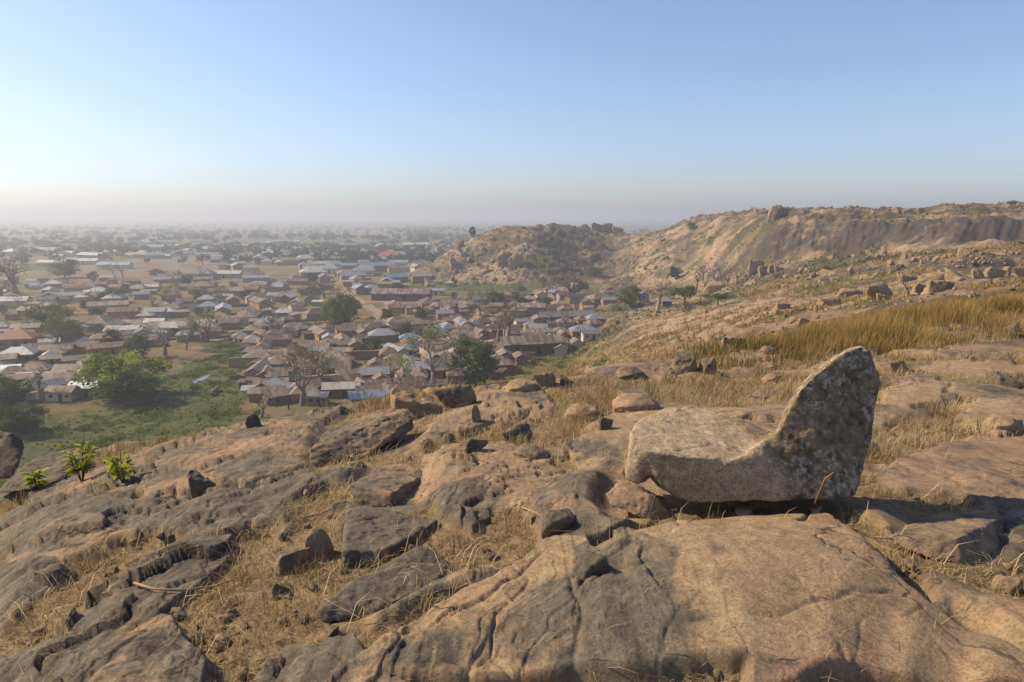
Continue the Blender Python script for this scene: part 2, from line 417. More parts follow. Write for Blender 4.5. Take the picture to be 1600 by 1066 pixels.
def facets(sx, sy, seed, wob):
    qx = cx / sx + wob * fbm2(X * 3, Y * 3, 2, seed + 1); qy = ay / sy + wob * fbm2(X * 3 + 9, Y * 3, 2, seed + 2)
    x0 = np.floor(qx); y0 = np.floor(qy); f1 = np.full(X.shape, 9.0); f2 = f1.copy(); val = np.zeros(X.shape)
    for dx in (-1, 0, 1):
        for dy in (-1, 0, 1):
            h = hash2(x0 + dx, y0 + dy, seed) / 4294967296.0; h2 = hash2(x0 + dx, y0 + dy, seed + 77) / 4294967296.0; h3 = hash2(x0 + dx, y0 + dy, seed + 99) / 4294967296.0
            ex = qx - (x0 + dx + .5 + .9 * (h - .5)); ey = qy - (y0 + dy + .5 + .9 * (h2 - .5)); d = np.hypot(ex, ey)
            m = d < f1
            f2 = np.where(m, f1, np.minimum(f2, d)); f1 = np.where(m, d, f1)
            val = np.where(m, (h3 - .5) * 1.1 + ex * (h * 1.6 - .5) + ey * (h2 - .5) * 1.2, val)
    return val, f2 - f1
v1, e1 = facets(.95, 1.7, 8, .25); v2, e2 = facets(.36, .62, 18, .2); v3, e3 = facets(.13, .24, 28, .3)
seg = sstep(-.1, .25, fbm2(X * .7 + 50, Y * .7, 2, 46))
big = fbm2(X * .8, Y * .8, 3, 51)
fine = fbm2(X * 9, Y * 9, 4, 52, .55)
fine2 = fbm2(X * 38, Y * 38, 2, 53)
kk = rock[:K]
fl = .05 + .95 * wl
Z[:K] += kk * (wl * (.007 * strat + .004 * strat2) + .012 * blk * fl + .035 * big + fl * (.055 * v1 + .026 * v2 * sstep(-.3, .3, brk) + .009 * v3) - .022 * (1 - sstep(.01, .05, e1)) * seg * fl - .010 * (1 - sstep(.015, .06, e2)) * (1 - seg) * fl + .0013 * fine * (.4 + .6 * wl) + .0006 * fine2)
Z[:K] += (1 - kk) * (-.025 + .02 * big + .012 * fine + .004 * fine2)
for pl, wdt, dep in [
    ([(1335, 835), (1390, 880), (1440, 930), (1500, 965), (1600, 1020)], .06, .10),
    ([(1395, 895), (1450, 945), (1530, 1000), (1640, 1050)], .03, .04),
    ([(1240, 845), (1275, 805)], .012, .04), ([(1060, 985), (1130, 992), (1220, 990), (1330, 955), (1420, 965)], .010, .014),
    ([(900, 1066), (905, 960), (890, 930), (930, 900), (1000, 870)], .014, .02), ([(760, 960), (810, 920), (850, 870)], .014, .02),
    ([(600, 1060), (700, 1000), (760, 960)], .012, .015)]:
    pw = px_poly(pl); d = line_dist(pw, wx, wy)
    Z[:K] -= .75 * dep * np.exp(-(d / wdt) ** 2)
for fp in [[(478, 737), (500, 665), (560, 640), (640, 628), (668, 660), (650, 700), (600, 728)], [(540, 800), (540, 750), (590, 722), (672, 730), (675, 790), (612, 803)], [(525, 897), (530, 785), (600, 786), (695, 812), (690, 840), (600, 895)], [(485, 985), (495, 945), (590, 880), (672, 842), (725, 885), (640, 940), (560, 980)], [(1372, 850), (1400, 800), (1509, 788), (1580, 800), (1582, 850), (1545, 895), (1440, 880)]]:
    ft = sstep(-.10, .12, sdf_poly(px_poly(fp), X, Y))
    Z[:K] = Z[:K] * (1 - ft) + np.minimum(Z[:K], BZ[:K] - .03 + .012 * big) * ft
foot = sstep(-.06, .10, sdf_poly(px_poly([(925, 800), (945, 745), (975, 690), (1200, 680), (1385, 725), (1410, 790), (1300, 808), (1160, 820), (1060, 835), (950, 826)]), X, Y))
Z[:K] = Z[:K] * (1 - foot) + np.minimum(Z[:K], BZ[:K] - .005 + .015 * big + .005 * fine) * foot
green[:K] = np.clip(.25 * sstep(5, 9, RN) + .5 * fbm2(X * .6, Y * .6, 3, 61), 0, 1)

# --- middle distance: granite hills, slabs and the vegetated slopes
M0 = int(np.searchsorted(RR, 13.0)); M1 = int(np.searchsorted(RR, 1700.0))
X, Y, RM, B = GX[M0:M1], GY[M0:M1], GR[M0:M1], BZ[M0:M1]
S = X / np.maximum(Y, 1.0)
high = sstep(PL + 0.6, PL + 5, B)
farw = sstep(40, 230, RM)
uu = 800 + S * F * 1.01                                       # bearing, for the survey notes below
ramp = high * sstep(880, 1010, uu) * sstep(25, 60, RM) * (1 - sstep(215, 270, RM))     # pale slabs between look-out and cliff
ramp = np.where(Y > 0, ramp, 0)
hill = high * sstep(200, 250, RM) * (1 - ramp)
side = high * (1 - hill) * (1 - ramp) * sstep(13, 22, RM)     # flank of the look-out
wxm = X + 3 * fbm2(X / 20, Y / 20, 3, 71); wym = Y + 3 * fbm2(X / 20 + 7, Y / 20, 3, 72)
f1, f2, c1 = worley2(wxm / 13, wym / 13, 3); g1, g2, c2 = worley2(wxm / 5.5, wym / 5.5, 4)
h1, h2, c3 = worley2(wxm / 2.6, wym / 2.6, 14)
bl = fbm2(X / 70 + 5, Y / 70, 3, 73)
rough = sstep(-.25, .25, bl)
cy = [np.interp(uu, CU, c) for c in CLIFF]                       # the two cliff bands: foot and top of each
wob_ = 2.5 * fbm2(X / 9, Y / 9, 3, 193)
cl_hi = sstep(-3, 0, Y + wob_ - cy[2] + 1) * (1 - sstep(cy[3] + 3, cy[3] + 16, Y + 3 * wob_)) * sstep(1130, 1215, uu + 6 * wob_)
cl_lo = sstep(-2, 0, Y - cy[0] + 1) * (1 - sstep(0, 2.5, Y - cy[1] - 1)) * sstep(1270, 1310, uu)
cliff = np.where(Y > 0, np.maximum(cl_hi, cl_lo), 0)
fw = uu + 14 * fbm2(X / 25, Y / 25, 3, 196)
flute = 1.5 * fbm2(fw / 34, Y / 60, 4, 194, .6) + .6 * fbm2(fw / 9, Y / 25, 3, 195, .6) + .5 * fbm2(X / 6, B / 2.0, 3, 197)
jx = hash2(np.floor(wxm / 7 + .6 * fbm2(X / 9, Y / 9, 2, 171)), np.floor(wym / 9 + .6 * fbm2(X / 9 + 3, Y / 9, 2, 172)), 7) / 4294967296.0
hz = 1.5 * fbm2(X / 45, Y / 45, 4, 74) + .9 * (jx - .5) + rough * (2.6 * np.sqrt(np.clip(.45 - f1 * f1 * 1.2, 0, 1)) * (c1 > .35) * c1 + 1.5 * np.sqrt(np.clip(.36 - g1 * g1, 0, 1)) * (c2 > .4) + .8 * np.sqrt(np.clip(.3 - h1 * h1, 0, 1)) * (c3 > .5)) + .6 * fbm2(X / 5, Y / 5, 5, 75, .6)
tq = B / 4.2 + 1.2 * fbm2(X / 30, Y / 30, 3, 76); terr = (sstep(.0, .35, tq - np.floor(tq)) - (tq - np.floor(tq))) * 2.2
sm = (1 - .75 * sstep(985, 1020, uu) * (1 - sstep(1120, 1180, uu)) * sstep(-.2, .2, fbm2(X / 50, Y / 50, 2, 79)))    # the smooth pale flank of the right dome
def mregion(pts, soft):
    return sstep(-soft, soft, sdf_poly([base_hit(u, v, 40)[:2] for u, v in pts], X + 4 * fbm2(X / 10, Y / 10, 3, 181), Y + 4 * fbm2(X / 10 + 5, Y / 10, 3, 182)))
face = mregion([(708, 449), (728, 416), (768, 404), (800, 418), (808, 449)], 3)
sm = sm * (1 - .8 * face)
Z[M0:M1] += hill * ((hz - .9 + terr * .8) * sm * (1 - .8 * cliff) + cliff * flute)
rz = .5 * fbm2(X / 16, Y / 16, 4, 77) + .25 * fbm2(X / 3, Y / 3, 3, 78) + .5 * np.sqrt(np.clip(.3 - g1 * g1, 0, 1)) * (c2 > .62)
tr = B / 1.6 + .9 * fbm2(X / 18, Y / 10, 3, 80); terr2 = (sstep(0, .3, tr - np.floor(tr)) - (tr - np.floor(tr))) * .9
Z[M0:M1] += ramp * ((rz + terr2) * (1 - .7 * cliff) + .4 * cliff * flute) * sstep(25, 70, RM)
Z[M0:M1] += side * (.012 * RM * fbm2(X / 5, Y / 5, 3, 82)) * sstep(16, 40, RM)
dzr = np.gradient(Z[M0:M1], RR[M0:M1], axis=0)
steep = sstep(.55, 1.3, dzr)
rk = np.zeros_like(B)
hillrock = np.clip(sstep(-.45, -.02, fbm2(X / 14, Y / 14, 5, 84, .6)) + .5 * steep + .4 * (1 - sm), 0, 1)
rk = np.maximum(rk, hill * hillrock)
slabs = np.zeros_like(B)
for pts in [[(955, 516), (1040, 496), (1130, 472), (1330, 462), (1345, 484), (1200, 498), (1060, 520)], [(1050, 530), (1180, 505), (1330, 490), (1310, 505), (1180, 525), (1080, 540)], [(940, 566), (1000, 552), (1060, 550), (1050, 562), (960, 575)], [(1240, 470), (1400, 445), (1620, 425), (1620, 452), (1400, 475), (1300, 482)]]:
    slabs = np.maximum(slabs, mregion(pts, 2.5))
rmn = fbm2(X / 13, Y / 7, 5, 85, .6)
rk = np.maximum(rk, ramp * np.clip(slabs * sstep(-.42, -.2, rmn) + sstep(.10, .22, rmn + .12 * sstep(1150, 1300, uu)), 0, 1))
rk = np.maximum(rk, side * sstep(.25, .4, fbm2(X / 9, Y / 9, 3, 86)))
blend = sstep(14, 26, RM)
rock[M0:M1] = rock[M0:M1] * (1 - blend) + rk * blend
tn = np.clip(.52 + .55 * fbm2(X / 25, Y / 25, 4, 87) - .30 * hill * (uu < 985) * sstep(780, 840, uu) - .12 * hill * (uu > 1120), 0, 1)  # shade on the rounded hill's right side is put into the tone
tn = np.clip(tn + .30 * ramp * slabs + .35 * (1 - sm), 0, 1)
tone[M0:M1] = tone[M0:M1] * (1 - blend) + tn * blend
rock[M0:M1] = np.maximum(rock[M0:M1], cliff)
stain[M0:M1] = np.maximum(hill * steep * .5 * sstep(-.2, .3, fbm2(X / 20, Y / 20, 3, 88)), cliff)
gr = np.clip(.36 + .8 * fbm2(X / 35, Y / 35, 4, 89), 0, 1)
gr = np.where(ramp > .5, np.clip(.40 + .7 * fbm2(X / 14, Y / 14, 3, 190), 0, 1), gr)
gr = np.where(side > .5, np.clip(.45 + .6 * fbm2(X / 12, Y / 12, 3, 90), 0, 1), gr)
green[M0:M1] = green[M0:M1] * (1 - blend) + gr * blend
# --- the plain: village earth, green gully, fields
pl0 = int(np.searchsorted(RR, 90.0))
X, Y, RM, B = GX[pl0:], GY[pl0:], GR[pl0:], BZ[pl0:]
low = 1 - sstep(PL + .6, PL + 4, B)
Z[pl0:] += low * np.clip(RM / 400, .3, 3) * .35 * fbm2(X / 60, Y / 60, 3, 101) * (RM < 3000)
gfar = np.clip(.78 + .9 * fbm2(X / 260, Y / 120, 4, 102), 0, 1)
dfar = .8 * sstep(.2, .4, fbm2(X / 330 + 4, Y / 110, 4, 103) + .05)
def region(pts, soft):
    poly = [base_hit(u, v)[:2] for u, v in pts]
    return sstep(-soft, soft, sdf_poly(poly, X + 5 * fbm2(X / 15, Y / 15, 3, 104), Y + 5 * fbm2(X / 15 + 5, Y / 15, 3, 105)))
vil = region([(-100, 640), (60, 640), (150, 632), (260, 600), (330, 560), (370, 600), (400, 640), (520, 640), (760, 600), (800, 555), (930, 540), (960, 520), (900, 510), (1000, 478), (1000, 455), (880, 448), (780, 455), (650, 455), (560, 425), (400, 410), (200, 420), (0, 425), (-100, 430)], 8)
gul = region([(20, 700), (130, 655), (230, 622), (300, 575), (330, 540), (345, 520), (382, 515), (385, 560), (375, 610), (400, 640), (480, 660), (400, 690), (0, 760)], 5)
gul = np.maximum(gul, region([(-50, 720), (60, 690), (150, 640), (-50, 650)], 5))
gul = np.maximum(gul, .92 * region([(-80, 790), (-80, 645), (60, 643), (150, 636), (260, 604), (300, 565), (330, 535), (385, 515), (385, 600), (395, 645), (470, 650), (640, 645), (500, 720)], 4))
gul = np.maximum(gul, .7 * region([(340, 520), (300, 500), (260, 520), (330, 545)], 5))
gold = region([(770, 600), (800, 560), (940, 540), (1010, 520), (1010, 560), (900, 600)], 6)
gold = np.maximum(gold, region([(930, 525), (900, 508), (1000, 480), (1090, 470), (1000, 500)], 5))
field = region([(100, 412), (240, 404), (350, 408), (340, 422), (200, 428), (100, 425)], 10)
g = gfar * (1 - vil) + vil * np.clip(.30 + .8 * fbm2(X / 22, Y / 22, 3, 106), 0, .85)
d_ = dfar * (1 - vil) + vil * sstep(-.1, .3, fbm2(X / 18, Y / 18, 3, 107)) * .6
g = np.maximum(g * (1 - gold * .6), gul * (.86 + .55 * fbm2(X / 9, Y / 9, 4, 108))); d_ = d_ * (1 - gul) * (1 - gold)
d_ = np.maximum(d_, field); g = g * (1 - field)
green[pl0:] = green[pl0:] * (1 - low) + np.clip(g, 0, 1) * low
dirt[pl0:] = d_ * low

n_r, n_t = Z.shape
def grid_idx(x, y):
    a = np.degrees(np.arctan2(x, y)); r = np.hypot(x, y)
    i = np.interp(a, np.append(th, 180), np.arange(n_t + 1)); j = np.interp(r, RR, np.arange(n_r))
    return i, j
def ground_z(x, y):
    x = np.asarray(x, float); y = np.asarray(y, float)
    i, j = grid_idx(x, y)
    i0 = np.floor(i).astype(int) % n_t; i1 = (i0 + 1) % n_t; fi = i - np.floor(i)
    j0 = np.clip(np.floor(j).astype(int), 0, n_r - 2); fj = np.clip(j - j0, 0, 1)
    return (Z[j0, i0] * (1 - fi) + Z[j0, i1] * fi) * (1 - fj) + (Z[j0 + 1, i0] * (1 - fi) + Z[j0 + 1, i1] * fi) * fj
def samp(A, x, y):
    i, j = grid_idx(np.asarray(x, float), np.asarray(y, float))
    return A[np.clip(np.round(j).astype(int), 0, n_r - 1), np.round(i).astype(int) % n_t]
def hit(u, v, y0=1.3, y1=45000, n=5000):    # where the ray through a photo pixel meets the ground
    r = ray(u, v)
    ys = np.geomspace(y0, y1, n); xs = ys * (r.x / r.y); zs = ys * (r.z / r.y)
    g = ground_z(xs, ys); b = zs < g
    k = int(np.argmax(b)) if b.any() else n - 1
    return Vector((xs[k], ys[k], g[k]))
# ------------------------------------------------------------------ materials
def new_mat(name):
    m = bpy.data.materials.new(name); m.use_nodes = True
    n = m.node_tree; b = n.nodes['Principled BSDF']
    b.inputs['Roughness'].default_value = 0.9
    b.inputs['Specular IOR Level'].default_value = 0.15
    return m, n, b
class NB:
    def __init__(s, n): s.n = n; s.k = n.links.new
    def node(s, t, **kw):
        q = s.n.nodes.new(t)
        for a, b in kw.items(): setattr(q, a, b)
        return q
    def put(s, sock, val):
        if hasattr(val, 'is_linked') or hasattr(val, 'links'): s.k(val, sock)
        else: sock.default_value = val
    def noise(s, co, scale, detail=4, rough=.55, out='Fac'):
        q = s.node('ShaderNodeTexNoise'); s.put(q.inputs['Vector'], co); q.inputs['Scale'].default_value = scale
        q.inputs['Detail'].default_value = detail; q.inputs['Roughness'].default_value = rough
        return q.outputs[out]
    def vor(s, co, scale, feature='F1', out='Distance'):
        q = s.node('ShaderNodeTexVoronoi', feature=feature); s.put(q.inputs['Vector'], co); q.inputs['Scale'].default_value = scale
        return q.outputs[out]
    def ramp(s, fac, stops):
        q = s.node('ShaderNodeValToRGB'); s.put(q.inputs[0], fac); e = q.color_ramp.elements
        while len(e) < len(stops): e.new(0.5)
        for i, (p, c) in enumerate(stops):
            e[i].position = p; e[i].color = (c, c, c, 1) if isinstance(c, (int, float)) else (*c, 1)
        return q.outputs[0]
    def mix(s, fac, a, b, blend='MIX'):
        q = s.node('ShaderNodeMix', data_type='RGBA', blend_type=blend)
        s.put(q.inputs[0], fac)
        for so, val in ((q.inputs[6], a), (q.inputs[7], b)):
            if isinstance(val, tuple): so.default_value = (*val, 1) if len(val) == 3 else val
            else: s.k(val, so)
        return q.outputs[2]
    def math(s, op, a, b=0.0, clamp=False):
        q = s.node('ShaderNodeMath', operation=op, use_clamp=clamp); s.put(q.inputs[0], a); s.put(q.inputs[1], b); return q.outputs[0]
    def attr(s, name): return s.node('ShaderNodeAttribute', attribute_name=name).outputs['Fac']
    def obj(s): return s.node('ShaderNodeTexCoord').outputs['Object']
    def mapped(s, co, scale=(1, 1, 1), rot=(0, 0, 0)):
        q = s.node('ShaderNodeMapping'); s.k(co, q.inputs[0]); q.inputs['Scale'].default_value = scale; q.inputs['Rotation'].default_value = rot; return q.outputs[0]
    def rnd(s): return s.node('ShaderNodeObjectInfo').outputs['Random']
    def bump(s, h, strength, dist, prev=None):
        q = s.node('ShaderNodeBump'); s.put(q.inputs['Height'], h); q.inputs['Strength'].default_value = strength; q.inputs['Distance'].default_value = dist
        if prev is not None: s.k(prev, q.inputs['Normal'])
        return q.outputs[0]

def rock_colour(b, co, tone, small=1.0):
    """weathered granite: dark grey crust on pinkish tan stone, speckled; tone 0 = crusted, 1 = clean"""
    n1 = b.noise(co, 1.6 * small, 6, .62); n2 = b.noise(co, 9 * small, 8, .68); n3 = b.noise(co, 75 * small, 5, .75)
    n4 = b.noise(co, .55 * small, 3)
    clean = b.mix(b.ramp(n4, [(.35, 0), (.65, 1)]), (.335, .248, .145), (.315, .212, .128))
    clean = b.mix(b.ramp(n2, [(.36, 0), (.64, 1)]), clean, (.205, .145, .088))
    clean = b.mix(b.ramp(b.noise(co, 3.1 * small, 5, .7), [(.54, 0), (.68, .6)]), clean, (.33, .175, .115))
    crust = b.mix(b.ramp(n2, [(.3, 0), (.72, 1)]), (.072, .061, .048), (.17, .142, .106))
    k = b.math('ADD', tone, b.math('MULTIPLY', b.math('SUBTRACT', n1, .5), 1.9))
    k = b.math('ADD', k, b.math('MULTIPLY', b.math('SUBTRACT', n2, .5), .95))
    k = b.ramp(k, [(.30, 0), (.64, 1)])
    c = b.mix(k, crust, clean)
    sp = b.ramp(n3, [(.34, .60), (.5, 1.0), (.64, 1.25)])
    c = b.mix(1.0, c, sp, 'MULTIPLY')
    lich = b.ramp(b.noise(co, 22 * small, 5, .7), [(.60, 0), (.70, .55)])
    wv = b.node('ShaderNodeVectorMath', operation='ADD'); b.k(co, wv.inputs[0])
    ws = b.node('ShaderNodeVectorMath', operation='SCALE'); b.k(b.noise(co, 2.2 * small, 4, .6, 'Color'), ws.inputs[0]); ws.inputs['Scale'].default_value = .55 / small; b.k(ws.outputs[0], wv.inputs[1])
    ed = b.vor(wv.outputs[0], 1.25 * small, 'DISTANCE_TO_EDGE')
    ck = b.math('MULTIPLY', b.ramp(ed, [(.004, 1), (.016, 0)]), b.ramp(b.noise(co, .9 * small, 2), [(.47, 0), (.56, 1)]))
    n2 = b.math('SUBTRACT', n2, b.math('MULTIPLY', ck, .9))
    c = b.mix(b.math('MULTIPLY', ck, .8), c, (.05, .04, .03))
    return b.mix(lich, c, (.07, .06, .05)), n2, n3

def make_terrain_mat():
    m, n, bs = new_mat('terrain'); b = NB(n); co = b.obj()
    rk, tn, gn, dt, st = [b.attr(a) for a in ('rock', 'tone', 'green', 'dirt', 'stain')]
    near, n2, n3 = rock_colour(b, co, tn)
    lamn = b.noise(b.mapped(co, (15, 1.6, 8), (0, 0, .24)), 1.0, 5, .65)
    lamw = b.math('SUBTRACT', 1.0, b.math('MULTIPLY', tn, .9), True)
    near = b.mix(lamw, near, b.mix(1.0, near, b.ramp(lamn, [(.32, .55), (.5, 1.0), (.68, 1.45)]), 'MULTIPLY'))
    # the same granite at hill scale
    l1 = b.noise(co, .09, 8, .7); l2 = b.noise(co, .5, 8, .75)
    k = b.math('ADD', tn, b.math('MULTIPLY', b.math('SUBTRACT', l1, .5), 1.6)); k = b.math('ADD', k, b.math('MULTIPLY', b.math('SUBTRACT', l2, .5), 1.4))
    hillc = b.mix(b.ramp(k, [(.25, 0), (.85, 1)]), (.088, .067, .05), (.335, .24, .15))
    l3 = b.noise(co, 1.7, 6, .8)
    hillc = b.mix(1.0, hillc, b.ramp(l3, [(.32, .68), (.5, 1.0), (.68, 1.25)]), 'MULTIPLY')
    jv = b.vor(b.mapped(co, (.11, .11, .22)), 1.0, 'DISTANCE_TO_EDGE')
    hillc = b.mix(b.ramp(b.math('ADD', jv, b.math('MULTIPLY', l2, .06)), [(.03, .45), (.07, 0)]), hillc, (.06, .046, .035))
    streak = b.noise(b.mapped(co, (.22, .22, .018)), 1.0, 8, .72)
    hillc = b.mix(b.math('MULTIPLY', st, b.ramp(streak, [(.44, 1.0), (.62, .12)])), hillc, (.055, .047, .042))
    dist = b.node('ShaderNodeVectorMath', operation='LENGTH'); b.k(co, dist.inputs[0])
    far = b.ramp(b.math('DIVIDE', dist.outputs['Value'], 60.0), [(.2, 0), (.6, 1)])
    rc = b.mix(far, near, hillc)
    s1 = b.noise(co, 3.5, 5, .7); s2 = b.noise(co, 28, 4, .7); s3 = b.noise(co, .045, 5, .6)
    soil = b.mix(b.ramp(s1, [(.3, 0), (.7, 1)]), (.085, .062, .04), (.20, .148, .088))
    soil = b.mix(b.ramp(s2, [(.35, .0), (.7, .7)]), soil, (.29, .21, .105))
    dry = b.mix(b.ramp(b.noise(co, .25, 5, .7), [(.35, 0), (.65, 1)]), (.125, .09, .036), (.25, .175, .065))
    grn = b.mix(b.ramp(b.noise(co, .22, 7, .75), [(.35, 0), (.65, 1)]), (.033, .050, .012), (.11, .12, .03))
    earth = b.mix(b.ramp(s3, [(.35, 0), (.65, 1)]), (.125, .09, .058), (.225, .165, .105))
    gfac = b.ramp(b.math('ADD', gn, b.math('MULTIPLY', b.math('SUBTRACT', l2, .5), .7)), [(.3, 0), (.65, 1)])
    veg = b.mix(gfac, dry, grn)
    veg = b.mix(dt, veg, earth)
    nearsoil = b.mix(b.math('MULTIPLY', gfac, .45), soil, (.09, .10, .03))
    gc = b.mix(far, nearsoil, veg)
    b.k(b.mix(rk, gc, rc), bs.inputs['Base Color'])
    h = b.math('ADD', b.math('MULTIPLY', n2, .35), b.math('MULTIPLY', n3, .45))
    h = b.math('ADD', h, b.math('MULTIPLY', b.math('MULTIPLY', lamn, lamw), .5))
    nb = b.bump(h, .85, .016)
    nb2 = b.bump(b.math('MULTIPLY', b.noise(co, .7, 9, .78), far), .7, 1.1, nb)
    b.k(nb2, bs.inputs['Normal'])
    return m

def make_rock_mat(name, tone, small=1.0, lichen=0.0, tint=None):
    m, n, bs = new_mat(name); b = NB(n); co = b.obj()
    t = b.math('ADD', tone, b.math('MULTIPLY', b.math('SUBTRACT', b.rnd(), .5), .25))
    c, n2, n3 = rock_colour(b, co, t, small)
    if tint: c = b.mix(.5, c, tint, 'MULTIPLY')
    b.k(c, bs.inputs['Base Color'])
    h = b.math('ADD', b.math('MULTIPLY', n2, .4), b.math('MULTIPLY', n3, .45))
    b.k(b.bump(h, .7, .010 / small), bs.inputs['Normal'])
    return m

MT = make_terrain_mat()

# ------------------------------------------------------------------ the terrain sheet, cut into its places along shared edges
ii = np.arange(n_t); jj = np.arange(n_r - 1)
A = jj[:, None] * n_t + ii[None, :]; Bq = jj[:, None] * n_t + ((ii + 1) % n_t)[None, :]
quads = np.stack([A, A + n_t, Bq + n_t, Bq], -1)
fr = GR[:-1]; fth = np.degrees(THR)[None, :] + 0 * fr; fb = BZ[:-1]
fx, fy = GX[:-1], GY[:-1]
isplain = (fb < PL + 1.2) & (fr > 80)
uu = 800 + fx / np.maximum(fy, 1) * F
cls = np.zeros(fr.shape, int)                                   # 0 look-out
cls[(~isplain) & (fr > 225)] = 2                                # granite hills
cls[(cls == 2) & (uu < 990) & (fy > 0)] = 3
cls[isplain] = 1
allv = np.stack([GX, GY, Z], -1).reshape(-1, 3)
AT = {k: v.reshape(-1) for k, v in dict(rock=rock, tone=tone, green=green, dirt=dirt, stain=stain).items()}
def terrain_piece(name, c, label):
    q = quads[cls == c]
    used, inv = np.unique(q, return_inverse=True)
    v = allv[used]; f = inv.reshape(-1, 4); tr = None
    if c == 0:
        v = np.vstack([v, [[0, 0, float(Z[0].mean())]]]); k = len(v) - 1
        first = np.searchsorted(used, np.arange(n_t))
        tr = np.stack([np.full(n_t, k), first, np.roll(first, -1)], -1)
    me = mesh_np(name, v, f, tr)
    for a, arr in AT.items():
        vals = arr[used]
        if c == 0: vals = np.append(vals, .5)
        attr(me, a, vals)
    o = link(name, me, MT, kind='structure'); o['label'] = label
    return o
terrain_piece('rocky_hilltop', 0, 'bare granite hilltop with dry grass that the look-out stands on')
terrain_piece('plain', 1, 'wide hazy plain with fields and village ground')
terrain_piece('granite_ridge', 2, 'long granite ridge with dark stained cliff on the right')
terrain_piece('granite_hill', 3, 'rounded rocky hill behind the village')
# ------------------------------------------------------------------ loose rocks
def hull_bm(groups):
    bm = bmesh.new()
    for pts in groups:
        vs = [bm.verts.new(p) for p in pts]
        r = bmesh.ops.convex_hull(bm, input=vs)
        dead = list({g for g in list(r['geom_interior']) + list(r['geom_unused']) if isinstance(g, bmesh.types.BMVert)})
        if dead: bmesh.ops.delete(bm, geom=dead, context='VERTS')
    bmesh.ops.recalc_face_normals(bm, faces=bm.faces[:])
    return bm

def remeshed(groups, voxel, smooth_it, smooth_f=0.5):
    bm = hull_bm(groups)
    me = bpy.data.meshes.new('tmp'); bm.to_mesh(me); bm.free()
    o = bpy.data.objects.new('tmp', me); COL.objects.link(o)
    m = o.modifiers.new('r', 'REMESH'); m.mode = 'VOXEL'; m.voxel_size = voxel
    if smooth_it:
        k = o.modifiers.new('s', 'SMOOTH'); k.iterations = smooth_it; k.factor = smooth_f
    dg = bpy.context.evaluated_depsgraph_get()
    res = bpy.data.meshes.new_from_object(o.evaluated_get(dg))
    bpy.data.objects.remove(o); bpy.data.meshes.remove(me)
    return res

def displace(me, size, seed, a1=.03, a2=.011, a3=.004, lam=0.0, lamdir=(0, .25, 1)):
    n = len(me.vertices); co = np.empty(n * 3, np.float32); me.vertices.foreach_get('co', co); co = co.reshape(-1, 3).astype(float)
    nr = np.empty(n * 3, np.float32); me.vertex_normals.foreach_get('vector', nr); nr = nr.reshape(-1, 3)
    p = co / size
    d = a1 * fbm3(p * 3.1 + seed, 3, seed) + a2 * fbm3(p * 13 + seed, 3, seed + 7) + a3 * fbm3(p * 45 + seed, 2, seed + 9)
    chip = fbm3(p * 5 + seed * 1.7, 3, seed + 3)
    d = d - .45 * a1 * sstep(.05, .12, chip)
    if lam:
        L = np.array(lamdir, float); L /= np.linalg.norm(L)
        q = (p @ L) * 16 + 1.5 * fbm3(p * 4, 2, seed + 5)
        s = q - np.floor(q); d = d + lam * (sstep(0, .6, s) - sstep(.75, .97, s))
    co = co + nr * (d * size)[:, None]
    me.vertices.foreach_set('co', co.astype(np.float32).ravel())
    me.polygons.foreach_set('use_smooth', np.ones(len(me.polygons), bool)); me.update()
    return co

def hero_rock(name, groups, mat, label, cat='rock', N=64, smooth=3, seed=1, a1=.03, a2=.007, a3=.0028, lam=0.0, group=None, lamdir=(0, .25, 1)):
    allp = np.array([tuple(p) for g in groups for p in g]); size = float(np.max(allp.max(0) - allp.min(0)))
    me = remeshed(groups, size / N, smooth)
    co = displace(me, size, seed, a1, a2, a3, lam, lamdir)
    c = Vector((co[:, 0].mean(), co[:, 1].mean(), co[:, 2].min()))
    me.transform(Matrix.Translation(-c)); me.name = name
    o = link(name, me, mat, label=label, cat=cat, group=group); o.location = c
    return o

MR_seat = None
def make_seat_mat():
    m, n, bs = new_mat('stone_seat'); b = NB(n); co = b.obj()
    n1 = b.noise(co, 3.0, 5, .6); n2 = b.noise(co, 16, 6, .7); n3 = b.noise(co, 70, 4, .75)
    lit = b.mix(b.ramp(n2, [(.35, 0), (.65, 1)]), (.27, .212, .14), (.46, .365, .24))
    lit = b.mix(b.ramp(n3, [(.38, .8), (.52, 0)]), lit, (.14, .11, .085))
    crust = b.mix(b.ramp(n2, [(.36, 0), (.64, 1)]), (.085, .066, .042), (.28, .21, .125))
    lich = b.ramp(b.math('ADD', b.math('MULTIPLY', b.noise(co, 26, 6, .75), .7), b.math('MULTIPLY', n1, .35)), [(.545, 0), (.61, .85)])
    crust = b.mix(lich, crust, (.43, .39, .30))
    crust = b.mix(b.ramp(b.noise(co, 7, 5, .7), [(.55, 0), (.66, .7)]), crust, (.06, .052, .042))
    # sunlight on pan and left flank is painted paler; standing faces keep their crust
    lit_mask = b.attr('lit')
    k = b.math('ADD', lit_mask, b.math('MULTIPLY', b.math('SUBTRACT', n1, .5), .5))
    c = b.mix(b.ramp(k, [(.38, 0), (.6, 1)]), crust, lit)
    b.k(c, bs.inputs['Base Color'])
    h = b.math('ADD', b.math('MULTIPLY', n2, .7), b.math('MULTIPLY', n3, .45))
    b.k(b.bump(h, .8, .022), bs.inputs['Normal'])
    return m
M_dark = make_rock_mat('dark_granite', .18)
M_mid = make_rock_mat('grey_granite', .52)
M_tan = make_rock_mat('tan_granite', .85)
M_pale = make_rock_mat('pale_granite', 1.1)
M_hillrock = make_rock_mat('hill_granite', .78, .12)
M_hillshade = make_rock_mat('hill_granite_shaded', .40, .12)  # darker copy of the hill granite, shade of the hillside painted in
M_seat = make_seat_mat()

